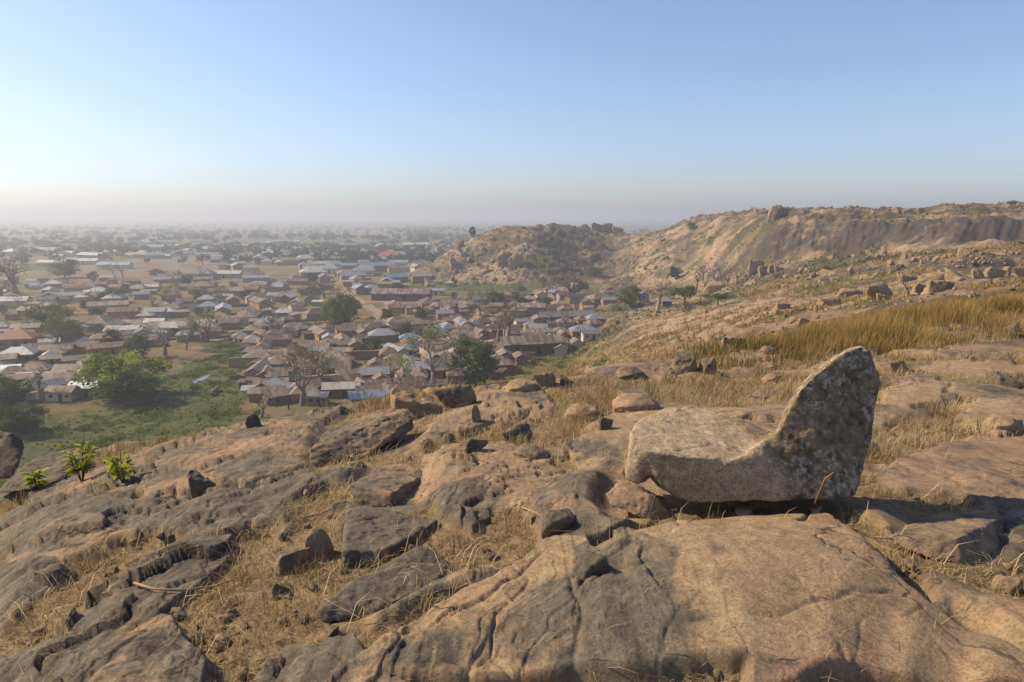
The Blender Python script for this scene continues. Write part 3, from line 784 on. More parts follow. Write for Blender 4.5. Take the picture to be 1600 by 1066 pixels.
def PP(lst, y0=0.0): return [P(u, v, y0 + dy) for u, v, dy in lst]
def sunk(pts, dz): return [Vector((p.x, p.y, p.z - dz)) for p in pts]

# --- the stone seat: one boulder, broad seat to the left, leaning back to the right
seat_top = PP([(984, 668, 3.95), (1000, 652, 4.25), (1035, 638, 4.46), (1085, 633, 4.55), (1150, 650, 4.42), (1206, 676, 4.12), (1222, 696, 3.88), (1165, 716, 3.62), (1130, 717, 3.6), (1060, 712, 3.6), (1005, 702, 3.66), (985, 690, 3.74)])
seat_low = PP([(1016, 746, 3.92), (1020, 716, 4.25), (1085, 700, 4.4), (1200, 740, 4.2), (1052, 779, 3.66), (1110, 788, 3.60), (1165, 789, 3.56), (1022, 745, 3.68)])
seat_lip = PP([(984, 668, 3.95), (1000, 652, 4.25), (985, 690, 3.74), (1005, 702, 3.66), (1030, 708, 3.68), (977, 748, 3.80), (996, 758, 3.76), (1008, 750, 3.84), (985, 735, 4.1), (1045, 722, 3.68), (1030, 720, 4.1)])
wedge = PP([(1130, 724, 3.58), (1185, 714, 3.60), (1226, 672, 3.70), (1150, 787, 3.55), (1320, 781, 3.58), (1352, 735, 3.66), (1362, 690, 3.74)]) + PP([(1204, 690, 4.1), (1222, 668, 4.12), (1330, 690, 4.1), (1300, 755, 4.05), (1180, 760, 4.1)])
mid = PP([(1203, 700, 3.66), (1222, 660, 3.70), (1247, 610, 3.76), (1362, 690, 3.74), (1373, 605, 3.88), (1300, 784, 3.57), (1337, 776, 3.62)]) + PP([(1214, 664, 4.02), (1240, 612, 4.10), (1352, 690, 4.1), (1362, 606, 4.2), (1330, 765, 4.0)])
top = PP([(1247, 611, 3.76), (1270, 587, 3.80), (1300, 561, 3.86), (1326, 546, 3.92), (1346, 540, 3.97), (1362, 545, 3.97), (1373, 603, 3.88), (1362, 690, 3.74), (1280, 640, 3.76)]) + PP([(1238, 611, 4.10), (1262, 586, 4.14), (1292, 561, 4.18), (1320, 546, 4.2), (1345, 541, 4.15), (1360, 548, 4.12), (1362, 605, 4.18), (1352, 690, 4.1)])
seat_o = hero_rock('stone_seat', [seat_top + seat_low, seat_lip, wedge, mid, top], M_seat, 'big natural stone seat with broad pale base and tall lichen-covered backrest', 'stone seat', N=150, smooth=13, seed=5, a1=.010, a2=.0055, a3=.0018)
me = seat_o.data; n = len(me.vertices); nr = np.empty(n * 3, np.float32); me.vertex_normals.foreach_get('vector', nr); nr = nr.reshape(-1, 3)
co = np.empty(n * 3, np.float32); me.vertices.foreach_get('co', co); co = co.reshape(-1, 3) + np.array(seat_o.location)
# painted light covers the seat pan and its left and front rim
attr(me, 'lit', np.clip(sstep(1.62, 1.36, co[:, 0] + .55 * np.clip(co[:, 2] + 1.36, 0, 1) - .25 * np.clip(-1.36 - co[:, 2], 0, 1)), 0, 1))

hero_rock('prop_stone', [PP([(944, 773, 3.62), (967, 753, 3.72), (994, 756, 3.72), (1016, 775, 3.6), (1044, 802, 3.62), (1025, 815, 3.52), (1003, 809, 3.5), (952, 791, 3.54), (1040, 780, 3.85), (985, 760, 3.9), (1020, 808, 3.8)])], M_tan, 'small angular tan stone propping up the front of the stone seat', N=46, smooth=2, seed=8, a1=.02)
hero_rock('prop_stone', [PP([(1148, 797, 3.62), (1172, 795, 3.62), (1178, 806, 3.56), (1160, 812, 3.54), (1146, 806, 3.56), (1160, 786, 3.72), (1150, 786, 3.75), (1176, 786, 3.75)])], M_tan, 'little round stone wedged under the middle of the stone seat', N=26, smooth=3, seed=9)
hero_rock('prop_stone', [PP([(1262, 792, 3.62), (1284, 790, 3.62), (1290, 800, 3.54), (1272, 805, 3.52), (1260, 800, 3.55), (1268, 778, 3.75), (1288, 778, 3.78)])], M_tan, 'little stone wedged under the backrest end of the stone seat', N=26, smooth=3, seed=10)

# --- boulders of the foreground, each surveyed corner by corner
y0 = hit(510, 729).y
hero_rock('tilted_boulder', [PP([(484, 702, .10), (486, 729, 0), (512, 727, .02), (560, 719, .12), (598, 698, .42), (646, 670, .85), (650, 648, 1.0), (638, 636, 1.15), (600, 640, 1.2), (567, 650, 1.15), (512, 672, .75), (570, 690, 1.2), (560, 712, .9), (500, 718, .7)], y0)], M_mid, 'long tilted grey slab boulder with undercut front, lying on the bare rock', N=110, smooth=3, seed=21, a1=.022, a2=.006, lam=.004, lamdir=(-.35, .3, 1))
y0 = hit(612, 793).y
hero_rock('block_boulder', [PP([(548, 758, .22), (550, 786, .2), (590, 728, 1.0), (625, 727, 1.05), (656, 733, .95), (664, 743, .75), (664, 780, .62), (614, 768, .02), (612, 795, 0), (598, 793, .06), (560, 792, .15), (640, 790, .8)], y0)], M_mid, 'flat-topped grey block directly behind the dark cracked block', N=84, smooth=2, seed=22, a1=.018, a2=.006, lam=.005)
y0 = hit(560, 889).y
hero_rock('dark_block', [PP([(542, 789, .72), (575, 790, .78), (602, 793, .78), (640, 803, .66), (684, 813, .55), (682, 833, .48), (650, 836, .32), (620, 852, .15), (586, 864, .04), (538, 860, .02), (534, 846, .16), (536, 892, 0), (584, 888, 0), (620, 869, .16), (600, 860, .7)], y0)], M_dark, 'dark grey angular block with sharp front corner lying in dry grass', N=90, smooth=2, seed=23, a1=.02, a2=.006, lam=.006)
y0 = hit(520, 977).y
hero_rock('leaning_slab', [PP([(494, 962, .02), (498, 950, .05), (533, 922, .2), (590, 884, .45), (650, 857, .66), (670, 850, .72), (712, 884, .58), (706, 896, .5), (634, 934, .2), (572, 966, .05), (508, 977, 0)], y0) + PP([(540, 940, .5), (600, 915, .75), (680, 890, .85), (640, 925, .6)], y0)], M_dark, 'smooth dark leaning slab half sunk in straw in front of the dark block', N=100, smooth=3, seed=24, a1=.014, a2=.007, lam=.004)
y0 = hit(1520, 886).y
hero_rock('angular_boulder', [PP([(1380, 836, .3), (1404, 808, .75), (1450, 799, .95), (1509, 794, 1.0), (1557, 799, .85), (1569, 806, .68), (1500, 838, .08), (1412, 840, .15), (1409, 856, .13), (1440, 869, .05), (1504, 886, 0), (1540, 887, .05), (1573, 848, .5), (1562, 872, .32), (1420, 850, .7)], y0)], M_mid, 'angular grey boulder with flat shaded end beyond the right end of the stone seat', N=96, smooth=2, seed=25, a1=.014, a2=.008)
y0 = hit(205, 1075).y
hero_rock('rounded_boulder', [PP([(135, 1068, .05), (162, 1050, .12), (170, 1034, .2), (190, 1029, .2), (218, 1008, .3), (250, 996, .38), (270, 999, .36), (282, 1014, .3), (281, 1075, 0), (180, 1085, -.06), (240, 1090, -.06)], y0) + PP([(200, 1040, .5), (270, 1030, .5), (160, 1070, .4)], y0)], M_mid, 'rounded pinkish grey boulder with a hollow, lying among dark slabs', N=80, smooth=5, seed=26, a1=.03, a2=.006)
y0 = hit(60, 768).y
hero_rock('tilted_slab', [PP([(-8, 769, .1), (12, 750, .3), (43, 723, .7), (78, 707, .9), (127, 698, 1.0), (131, 709, .8), (95, 753, .25), (50, 764, .05), (8, 771, 0), (100, 745, 1.0), (40, 760, .7)], y0)], M_dark, 'long dark slab with pale top edge beside the leafy green plants', N=84, smooth=3, seed=27, a1=.018, a2=.006, lam=.006)
hero_rock('edge_boulder', [PP([(-60, 668, 10.4), (0, 668, 10.0), (16, 676, 9.9), (33, 690, 9.9), (37, 702, 9.8), (30, 724, 9.6), (20, 748, 9.5), (-60, 760, 9.5), (-60, 700, 11.2), (20, 700, 11.0), (15, 745, 11.0)])], M_dark, 'big dark reddish boulder at the drop below the bare rock', N=70, smooth=5, seed=28, a1=.03)

y0 = hit(1050, 591).y
hero_rock('jagged_boulder', [PP([(1019, 591, .1), (1021, 574, .2), (1052, 566, .4), (1072, 572, .1), (1072, 592, 0), (1040, 594, 0), (1060, 580, 1.0), (1030, 580, .8)], y0), PP([(1050, 570, .2), (1056, 550, .3), (1068, 544, .4), (1082, 544, .4), (1086, 560, .2), (1091, 578, .2), (1070, 590, 0), (1052, 592, .1), (1084, 570, 1.0), (1060, 555, .9), (1060, 585, 1.0)], y0)], M_mid, 'tall jagged boulder standing in grass behind the stone seat', N=60, smooth=2, seed=29, a1=.03)

# --- smaller rocks: variants carved once, then set out one by one
def rock_variant(seed, flat=1.0, blocky=False, N=30, k=0):
    rs = np.random.RandomState(seed); pts = []
    k = k or (13 if not blocky else 9)
    for i in range(k):
        v = rs.normal(size=3); v /= np.linalg.norm(v)
        if blocky: v = np.sign(v) * np.abs(v) ** .45; v /= max(1.0, np.abs(v).max() * 1.05)
        v *= rs.uniform(.82, 1.0)
        pts.append(Vector((v[0] * .5, v[1] * .4, .08 * flat + v[2] * .42 * flat)))
    me = remeshed([pts], 1.0 / N, 2 if blocky else 3)
    displace(me, 1.0, seed, .030, .008, .003, .004)
    co = np.array([v.co for v in me.vertices]); me.transform(Matrix.Translation((-co[:, 0].mean(), -co[:, 1].mean(), 0)))
    co = np.array([v.co for v in me.vertices]); ext = co.max(0) - co.min(0)
    me.transform(Matrix.Diagonal((1 / ext[0], 1 / ext[0], 1 / co[:, 2].max(), 1)))
    me.name = 'rock'
    return me
RV = [rock_variant(100 + i, 1, False) for i in range(5)] + [rock_variant(120 + i, 1, True) for i in range(5)] + [rock_variant(140 + i, 1, False, 30, 46) for i in range(2)]
def place_rock(u0, u1, vt, vb, var, mat, label, name='rock', rot=0.0, cat='rock', group=None, depth=1.0, squash=1.0):
    g = hit((u0 + u1) / 2, vb)
    wdt = (u1 - u0) / F * g.y / .98; hgt = max((vb - vt) / F * g.y * .98, .02) * squash
    if var >= 10: hgt *= .62
    o = link(name, RV[var], mat, label=label, cat=cat, group=group)
    yc = g.y + wdt * .3 * depth
    xc = g.x * yc / g.y
    zc = float(min(ground_z(xc, yc), g.z + .05 * g.y * .1))
    o.location = (xc, yc, zc - hgt * .22)
    o.scale = (wdt, wdt * depth, hgt * 1.22 + (g.z - zc) * .6 + .01)
    o.rotation_euler = (0, 0, rot)
    return o
small = [
 (474, 534, 830, 876, 6, M_pale, 'pinkish grey stone tucked against the left of the dark block'),
 (416, 492, 866, 898, 5, M_mid, 'low grey stone in straw left of the dark block'),
 (423, 453, 911, 938, 8, M_dark, 'small square dark stone lying alone in straw'),
 (608, 690, 610, 656, 7, M_tan, 'sunlit boulder with a few weeds on top, right behind the tilted slab boulder'),
 (688, 757, 603, 636, 9, M_mid, 'blocky boulder with pale left face on the brow above the roofs'),
 (735, 756, 634, 660, 6, M_pale, 'small upright pale stone like a shark fin'),
 (776, 852, 664, 692, 9, M_mid, 'rough grey rock cluster in the middle of the dry grass'),
 (800, 860, 690, 716, 10, M_mid, 'low rounded rock just below the rough grey cluster'),
 (786, 848, 586, 612, 11, M_tan, 'long low rock at the edge of the valley grassland'),
 (838, 876, 583, 604, 9, M_tan, 'pale wedge-shaped rock beside a dark one on the brow'),
 (874, 898, 588, 607, 7, M_dark, 'small dark pointed rock beside the pale wedge-shaped one'),
 (958, 1010, 567, 592, 10, M_mid, 'dark-capped rounded boulder at the rim of the grassland'),
 (1088, 1123, 560, 586, 4, M_mid, 'low dark rock leaning on the tall jagged boulder'),
 (952, 1034, 604, 642, 10, M_tan, 'smooth domed grey rock split by a crack behind the stone seat'),
 (878, 946, 622, 658, 11, M_tan, 'weathered grey hump left of the cracked domed rock'),
 (930, 956, 652, 672, 8, M_mid, 'small stone standing in straw left of the stone seat'),
 (1186, 1220, 561, 578, 10, M_tan, 'small rounded stone at the foot of the tall grass'),
 (1186, 1214, 536, 554, 11, M_mid, 'dark rounded stone inside the tall grass'),
 (1190, 1224, 580, 597, 11, M_tan, 'low tan stone in short grass behind the backrest'),
 (1174, 1230, 611, 624, 10, M_mid, 'flat grey rock level with the grass behind the backrest'),
 (1386, 1424, 564, 583, 9, M_tan, 'squarish sunlit tan stone right of the backrest'),
 (1566, 1598, 503, 527, 8, M_dark, 'dark squat block standing at the foot of the tall golden grass'),
 (1555, 1606, 584, 606, 7, M_dark, 'dark cleft rock lying between pale slabs'),
 (1535, 1600, 640, 672, 11, M_tan, 'grey humped rock with dry grass round it'),
 (1545, 1600, 905, 930, 4, M_tan, 'small flat brown stone in the shade below the angular boulder'),
 (720, 760, 688, 706, 8, M_mid, 'small grey stone in the hollow right of the tilted slab boulder'),
 (838, 905, 806, 836, 2, M_dark, 'dark knobbly rock on the pale sheet left of the prop stone'),
 (890, 962, 868, 900, 4, M_dark, 'dark broken rock below the prop stone'),
 (295, 340, 738, 772, 7, M_dark, 'small dark block with an orange broken end on the left rock sheet'),
 (385, 412, 648, 668, 6, M_dark, 'small dark stone perched at the brow above the gully'),
 (770, 800, 575, 588, 4, M_mid, 'small stone at the brow beside the dark green tree'),
 (1100, 1140, 520, 534, 0, M_tan, 'low pale stone in the grass beyond the jagged boulder'),
 (1118, 1165, 528, 546, 5, M_pale, 'pair-like pale stones showing above the grass edge'),
]
for i, (u0, u1, vt, vb, var, mat, lab) in enumerate(small):
    place_rock(u0, u1, vt, vb, var, mat, lab, rot=[0, .5, -.4, .2, -.2][i % 5])
# pebbles scattered in the straw
rs = np.random.RandomState(4)
cnt = 0
while cnt < 90:
    u = rs.uniform(0, 1600); v = rs.uniform(600, 1060) if rs.rand() < .8 else rs.uniform(560, 640)
    if 480 < u < 720 and v > 640 and rs.rand() < .7: continue
    if 940 < u < 1380 and 560 < v < 820: continue
    g = hit(u, v)
    if g.y > 25: continue
    if samp(rock, g.x, g.y) > .5: continue
    s = rs.uniform(.02, .06) * (1 + g.y / 8)
    o = link('pebble', RV[rs.randint(10)], [M_mid, M_tan, M_dark][rs.randint(3)], label='small loose stone lying in the dry grass of the look-out', cat='stone', group='loose stones in the dry grass')
    o.location = (g.x, g.y, g.z - s * .1); o.scale = (s, s, s * .6); o.rotation_euler = (0, 0, rs.uniform(0, 6.3))
    cnt += 1
# ------------------------------------------------------------------ trees
def leaf_mat(name, c0, c1, trans=.35):
    m = bpy.data.materials.new(name); m.use_nodes = True; n = m.node_tree; b = NB(n)
    for q in list(n.nodes):
        if q.type == 'BSDF_PRINCIPLED': n.nodes.remove(q)
    v = b.math('ADD', b.attr('lv'), b.math('MULTIPLY', b.math('SUBTRACT', b.rnd(), .5), .4))
    c = b.mix(b.math('MULTIPLY', v, 1.0, True), c0, c1)
    d = b.node('ShaderNodeBsdfDiffuse'); t = b.node('ShaderNodeBsdfTranslucent'); mx = b.node('ShaderNodeMixShader')
    b.k(c, d.inputs[0]); b.k(c, t.inputs[0]); mx.inputs[0].default_value = trans
    b.k(d.outputs[0], mx.inputs[1]); b.k(t.outputs[0], mx.inputs[2]); b.k(mx.outputs[0], n.nodes['Material Output'].inputs[0])
    return m
L_dark = leaf_mat('leaf_dark', (.030, .058, .014), (.095, .135, .030))
L_mid = leaf_mat('leaf_green', (.06, .095, .016), (.20, .235, .045))
L_bright = leaf_mat('leaf_yellow_green', (.075, .125, .016), (.29, .34, .05))
L_olive = leaf_mat('leaf_olive', (.075, .075, .028), (.20, .18, .06))
L_far = leaf_mat('leaf_far', (.035, .05, .018), (.085, .10, .035), .25)
L_dry = leaf_mat('straw', (.20, .14, .068), (.50, .385, .21), .3)
L_gold = leaf_mat('golden_grass', (.26, .165, .055), (.50, .345, .14), .4)
L_green = leaf_mat('green_grass', (.06, .075, .018), (.17, .17, .045), .4)
def bark(name, a, c):
    m, n, bs = new_mat(name); b = NB(n)
    b.k(b.mix(b.ramp(b.noise(b.mapped(b.obj(), (1, 1, .25)), 3, 5, .7), [(.3, 0), (.7, 1)]), a, c), bs.inputs['Base Color']); return m
B_grey = bark('bark_grey', (.12, .095, .08), (.27, .22, .185)); B_brown = bark('bark_brown', (.06, .042, .03), (.14, .10, .07)); B_pale = bark('bark_pale', (.22, .18, .15), (.40, .34, .28))

def cards(cent, size, rs, lv, up=.25):
    n = len(cent)
    a = rs.normal(size=(n, 3)); a /= np.linalg.norm(a, axis=1)[:, None]
    b = rs.normal(size=(n, 3)); b[:, 2] += up; b -= a * np.sum(a * b, 1)[:, None]; b /= np.linalg.norm(b, axis=1)[:, None]
    s = (size * rs.uniform(.6, 1.3, n))[:, None]
    v = np.stack([cent - a * s * .5, cent - b * s * .32, cent + a * s * .5, cent + b * s * .32], 1).reshape(-1, 3)
    q = np.arange(n * 4).reshape(-1, 4)
    return v, q, np.repeat(lv, 4)

def branches(rs, h, spread, nlimb, levels, trunk_r, fork=.35, droop=0.0, n=6):
    mb = MB(); tips = []
    top = Vector((rs.uniform(-.05, .05) * h, rs.uniform(-.05, .05) * h, h * fork))
    mb.tube([(0, 0, -.4), (0, 0, .12 * h * fork + .01), top * .55 + Vector((0, 0, 0)), top], [trunk_r * 1.5, trunk_r * 1.05, trunk_r * .9, trunk_r * .72], n + 2)
    def grow(p, d, ln, r, lev):
        mid = p + d * ln * .5 + Vector(rs.normal(size=3)) * ln * .07; end = p + d * ln + Vector(rs.normal(size=3)) * ln * .10
        mb.tube([p, mid, end], [r, r * .75, r * .5], n if lev > 1 else 4)
        tips.append((end, lev)); 
        if lev <= 0: return
        for k in range(rs.randint(2, 4)):
            v = d * .75 + Vector(rs.normal(size=3)) * .6 + Vector((0, 0, .18 - droop)); v.normalize()
            grow(end, v, ln * rs.uniform(.55, .8), r * .5, lev - 1)
    for k in range(nlimb):
        a = 2 * math.pi * (k + rs.uniform(-.3, .3)) / nlimb; tilt = rs.uniform(.25, .7) * spread
        d = Vector((math.cos(a) * tilt, math.sin(a) * tilt, 1)); d.normalize()
        grow(top * rs.uniform(.75, 1.0), d, h * (1 - fork) * rs.uniform(.38, .52), trunk_r * .5, levels)
    return mb, tips

def dense_tree(seed, h, wd, nleaf, leaf, nclump=34, fork=.22, flat=1.0, taper=0.0):
    rs = np.random.RandomState(seed)
    mb, tips = branches(rs, h, 1.2, 5, 1, h * .035, fork)
    cz = h * (fork + 1) / 2; cl = []
    while len(cl) < nclump:
        p = rs.uniform(-1, 1, 3); r = np.linalg.norm(p)
        if r > 1 or r < .35: continue
        sc = 1 - taper * max(p[2], -.2)
        if rs.rand() < .12: p = p * 1.12
        cl.append((p[0] * wd * .44 * sc, p[1] * wd * .44 * sc, cz + p[2] * h * (1 - fork) * .47 * flat, rs.uniform(.09, .19) * wd))
    cl = np.array(cl); k = rs.randint(len(cl), size=nleaf)
    d = rs.normal(size=(nleaf, 3)); d /= np.linalg.norm(d, axis=1)[:, None]
    cent = cl[k, :3] + d * (cl[k, 3] * rs.uniform(.35, 1.08, nleaf))[:, None] * np.array([1, 1, .8])
    lv = np.clip(.45 + .25 * rs.normal(size=len(cl))[k] + .15 * rs.normal(size=nleaf), 0, 1)
    v, q, l = cards(cent, leaf, rs, lv)
    me = mesh_np('crown', v, q, smooth=False); attr(me, 'lv', l)
    return mb.mesh('trunk', True), me
def open_tree(seed, h, spread, nleaf, leaf, levels=3, nlimb=5, tr=.045, fork=.4, clr=.06):
    rs = np.random.RandomState(seed)
    mb, tips = branches(rs, h, spread, nlimb, levels, h * tr, fork)
    tp = np.array([tuple(t[0]) for t in tips if t[1] <= 1]); lo = np.array([t[1] for t in tips if t[1] <= 1])
    k = rs.randint(len(tp), size=max(nleaf, 12))
    keep = rs.rand(len(tp)) < .75; k = k[keep[k]] if keep[k].any() else k
    cent = tp[k] + rs.normal(size=(len(k), 3)) * h * clr
    v, q, l = cards(cent, leaf, rs, np.clip(.5 + .25 * rs.normal(size=len(tp))[k], 0, 1))
    me = mesh_np('crown', v, q, smooth=False); attr(me, 'lv', l)
    return mb.mesh('trunk', True), me

TV = {
 'dense': [dense_tree(s, 10, 11, 5600, .48, 46, .10) for s in (1, 2)],
 'bushy': [dense_tree(s, 10, 12.5, 7600, .60, 48, .05) for s in (3, 4)],
 'tall': [dense_tree(s, 10, 7.6, 5200, .45, 44, .04, 1.0, .3) for s in (5, 6)],
 'umbrella': [dense_tree(s, 10, 15, 2600, .6, 22, .45, .7) for s in (7, 8)],
 'open': [open_tree(s, 10, 1.25, 1500, .36, 3, 5, .04, .33, .045) for s in (11, 12, 13)],
 'baobab': [open_tree(s, 10, 1.0, 420, .30, 3, 6, .065, .42, .03) for s in (21, 22, 23)],
 'bare': [open_tree(s, 10, 1.35, 60, .2, 3, 6, .035, .3, .02) for s in (31, 32, 33)],
 'far': [dense_tree(s, 10, 11 + 2 * (s % 3), 420, 1.25, 12, .25, .9) for s in (41, 42, 43, 44, 45)],
}
rt = np.random.RandomState(77)
def place_tree(u, vb, vt, wpx, kind, leaf, bk, label, name, cat='tree', group=None, pos=None, hgt=None, yaw=None):
    g = pos if pos is not None else hit(u, vb, y0=95)
    h = hgt if hgt else (vb - vt) / F * g.y * 1.02
    tv = TV[kind]; tm, cm = tv[rt.randint(len(tv))]
    e = bpy.data.objects.new(name, None); COL.objects.link(e); e.empty_display_size = 1
    e.location = g; e['label'] = label; e['category'] = cat
    if group: e['group'] = group
    nat = {'dense': 11, 'bushy': 12.5, 'tall': 7.6, 'umbrella': 15, 'open': 9.5, 'baobab': 8, 'bare': 9, 'far': 12}[kind]
    sx = (wpx / F * g.y) / (nat * .84) if wpx else h / 10
    e.scale = (sx, sx, h / 10); e.rotation_euler = (0, 0, yaw if yaw is not None else rt.uniform(0, 6.28))
    link('trunk', tm, bk, e)
    link('crown', cm, leaf, e)
    return e
trees = [
 (200, 622, 545, 112, 'bushy', L_bright, B_brown, 'large yellow-green leafy tree at the edge of the green gully', 'broadleaf_tree'),
 (216, 560, 522, 40, 'dense', L_mid, B_brown, 'green tree just behind the large yellow-green one', 'broadleaf_tree'),
 (742, 603, 521, 64, 'tall', L_mid, B_brown, 'dense dark green tree rising over the brow beside open pale-limbed tree', 'broadleaf_tree'),
 (676, 606, 512, 68, 'open', L_mid, B_pale, 'airy green tree with pale forked limbs left of the dense dark green one', 'open_tree'),
 (628, 614, 552, 44, 'open', L_bright, B_pale, 'slender pale-stemmed tree with light green tuft beside grey gabled roof', 'open_tree'),
 (535, 508, 457, 50, 'bushy', L_bright, B_brown, 'light green feathery tree beside the sandy track', 'broadleaf_tree'),
 (606, 506, 480, 18, 'tall', L_dark, B_brown, 'small dark upright tree near the end of the sandy track', 'broadleaf_tree'),
 (620, 506, 482, 20, 'open', L_olive, B_grey, 'thin olive tree beside the small dark upright tree', 'open_tree'),
 (472, 634, 545, 74, 'open', L_olive, B_grey, 'tall sparse olive tree over the small tin-roofed hut', 'open_tree'),
 (502, 614, 546, 48, 'baobab', L_olive, B_pale, 'nearly leafless pale tree right of the small tin-roofed hut', 'baobab_tree'),
 (409, 652, 600, 54, 'bare', L_olive, B_grey, 'leafless grey tree on the slope below the houses', 'bare_tree'),
 (64, 628, 571, 24, 'baobab', L_mid, B_grey, 'stubby pollarded tree with knotted limbs between the huts', 'baobab_tree'),
 (12, 630, 584, 68, 'dense', L_dark, B_brown, 'dark spreading tree below the terracotta roof', 'broadleaf_tree'),
 (34, 676, 628, 66, 'bushy', L_dark, B_brown, 'low dark tree above the big dark edge boulder', 'broadleaf_tree'),
 (78, 528, 477, 74, 'umbrella', L_mid, B_brown, 'wide hazy green tree behind the umbrella-shaped one', 'broadleaf_tree'),
 (101, 546, 496, 48, 'umbrella', L_mid, B_brown, 'umbrella-shaped green tree on a bare stem among brown roofs', 'broadleaf_tree'),
 (28, 472, 402, 52, 'baobab', L_olive, B_grey, 'very tall sparse tree standing over the hazy far roofs', 'baobab_tree'),
 (6, 476, 440, 40, 'baobab', L_olive, B_grey, 'lower sparse tree beside the very tall one', 'baobab_tree'),
 (101, 434, 406, 40, 'dense', L_dark, B_brown, 'dark round tree in front of the long white sheds', 'broadleaf_tree'),
 (170, 474, 451, 46, 'dense', L_dark, B_brown, 'dark dome-shaped tree beside long low roofs', 'broadleaf_tree'),
 (248, 432, 421, 26, 'dense', L_dark, B_brown, 'small dark dome of a tree on bare sandy ground', 'broadleaf_tree'),
 (325, 533, 488, 42, 'open', L_mid, B_brown, 'green tree at the corner of the gully path', 'open_tree'),
 (300, 534, 500, 18, 'baobab', L_olive, B_grey, 'knobbly leafless trunk beside the gully path', 'baobab_tree'),
 (428, 522, 464, 38, 'bare', L_olive, B_grey, 'slim leafless tree among rust brown roofs', 'bare_tree'),
 (485, 474, 440, 22, 'baobab', L_olive, B_grey, 'left one of two stout leafless trees on a grassy plot', 'baobab_tree'),
 (507, 467, 438, 24, 'baobab', L_olive, B_grey, 'right one of two stout leafless trees on a grassy plot', 'baobab_tree'),
 (736, 482, 440, 24, 'bare', L_olive, B_grey, 'tall bare pole-like tree at the foot of the rounded hill', 'bare_tree'),
 (752, 500, 452, 36, 'open', L_olive, B_grey, 'thin olive tree in front of the long school-like building', 'open_tree'),
 (776, 480, 456, 34, 'dense', L_dark, B_brown, 'dark green tree below the rounded hill', 'broadleaf_tree'),
 (813, 484, 465, 24, 'dense', L_dark, B_brown, 'small round dark tree right of the stout double-trunked tree', 'broadleaf_tree'),
 (794, 536, 472, 38, 'baobab', L_olive, B_grey, 'stout double-trunked tree in the middle of the roofs', 'baobab_tree'),
 (787, 534, 485, 22, 'baobab', L_olive, B_pale, 'thinner trunk close beside the stout double-trunked tree', 'baobab_tree'),
 (804, 468, 438, 36, 'bare', L_olive, B_grey, 'hazy leafless tree at the foot of the shaded hillside', 'bare_tree'),
 (855, 480, 465, 16, 'dense', L_dark, B_brown, 'tiny dark tree between long brown roofs', 'broadleaf_tree'),
 (888, 470, 430, 34, 'baobab', L_olive, B_brown, 'dark-limbed tree at the mouth of the valley', 'baobab_tree'),
 (868, 474, 434, 30, 'bare', L_olive, B_grey, 'reddish bare tree left of the dark-limbed tree', 'bare_tree'),
 (985, 480, 446, 30, 'dense', L_mid, B_brown, 'round green tree beside the little red-brown hut', 'broadleaf_tree'),
 (1027, 490, 436, 36, 'baobab', L_olive, B_pale, 'tall pale leafless tree at the end of the granite slab', 'baobab_tree'),
 (1070, 482, 447, 44, 'umbrella', L_mid, B_brown, 'green spreading tree behind the granite slab', 'broadleaf_tree'),
 (1122, 478, 458, 44, 'umbrella', L_mid, B_brown, 'low flat-topped green tree at the top of the granite slab', 'broadleaf_tree'),
 (1055, 436, 417, 20, 'dense', L_dark, B_brown, 'dark bush-like tree on the pale flank of the ridge', 'broadleaf_tree'),
 (930, 432, 417, 22, 'dense', L_mid, B_brown, 'green tree in the notch between the two hills', 'broadleaf_tree'),
 (1080, 360, 347, 12, 'dense', L_mid, B_brown, 'lone round bush high on the bright slope of the ridge', 'broadleaf_tree'),
 (738, 372, 353, 9, 'tall', L_dark, B_brown, 'lone slim tree on the crest of the rounded hill', 'broadleaf_tree'),
 (719, 379, 369, 10, 'dense', L_dark, B_brown, 'small bush on the crest left of the lone slim tree', 'broadleaf_tree'),
 (1580, 327, 314, 14, 'umbrella', L_olive, B_brown, 'lone small tree on the skyline of the ridge', 'broadleaf_tree'),
]
for t in trees: place_tree(*t)
for (u, vb, vt, wp) in [(1088, 452, 412, 40), (1102, 455, 420, 36), (1118, 450, 408, 42), (1136, 448, 414, 36), (1150, 444, 410, 40), (1098, 438, 404, 34), (1126, 434, 402, 36), (1165, 440, 414, 30), (985, 462, 440, 22), (1004, 464, 440, 24), (1044, 470, 442, 24), (960, 462, 442, 20)]:
    place_tree(u, vb, vt, wp, 'bare', L_olive, B_grey, 'leafless brown tree in the thicket under the ridge', 'bare_tree', group='leafless thicket under the ridge')
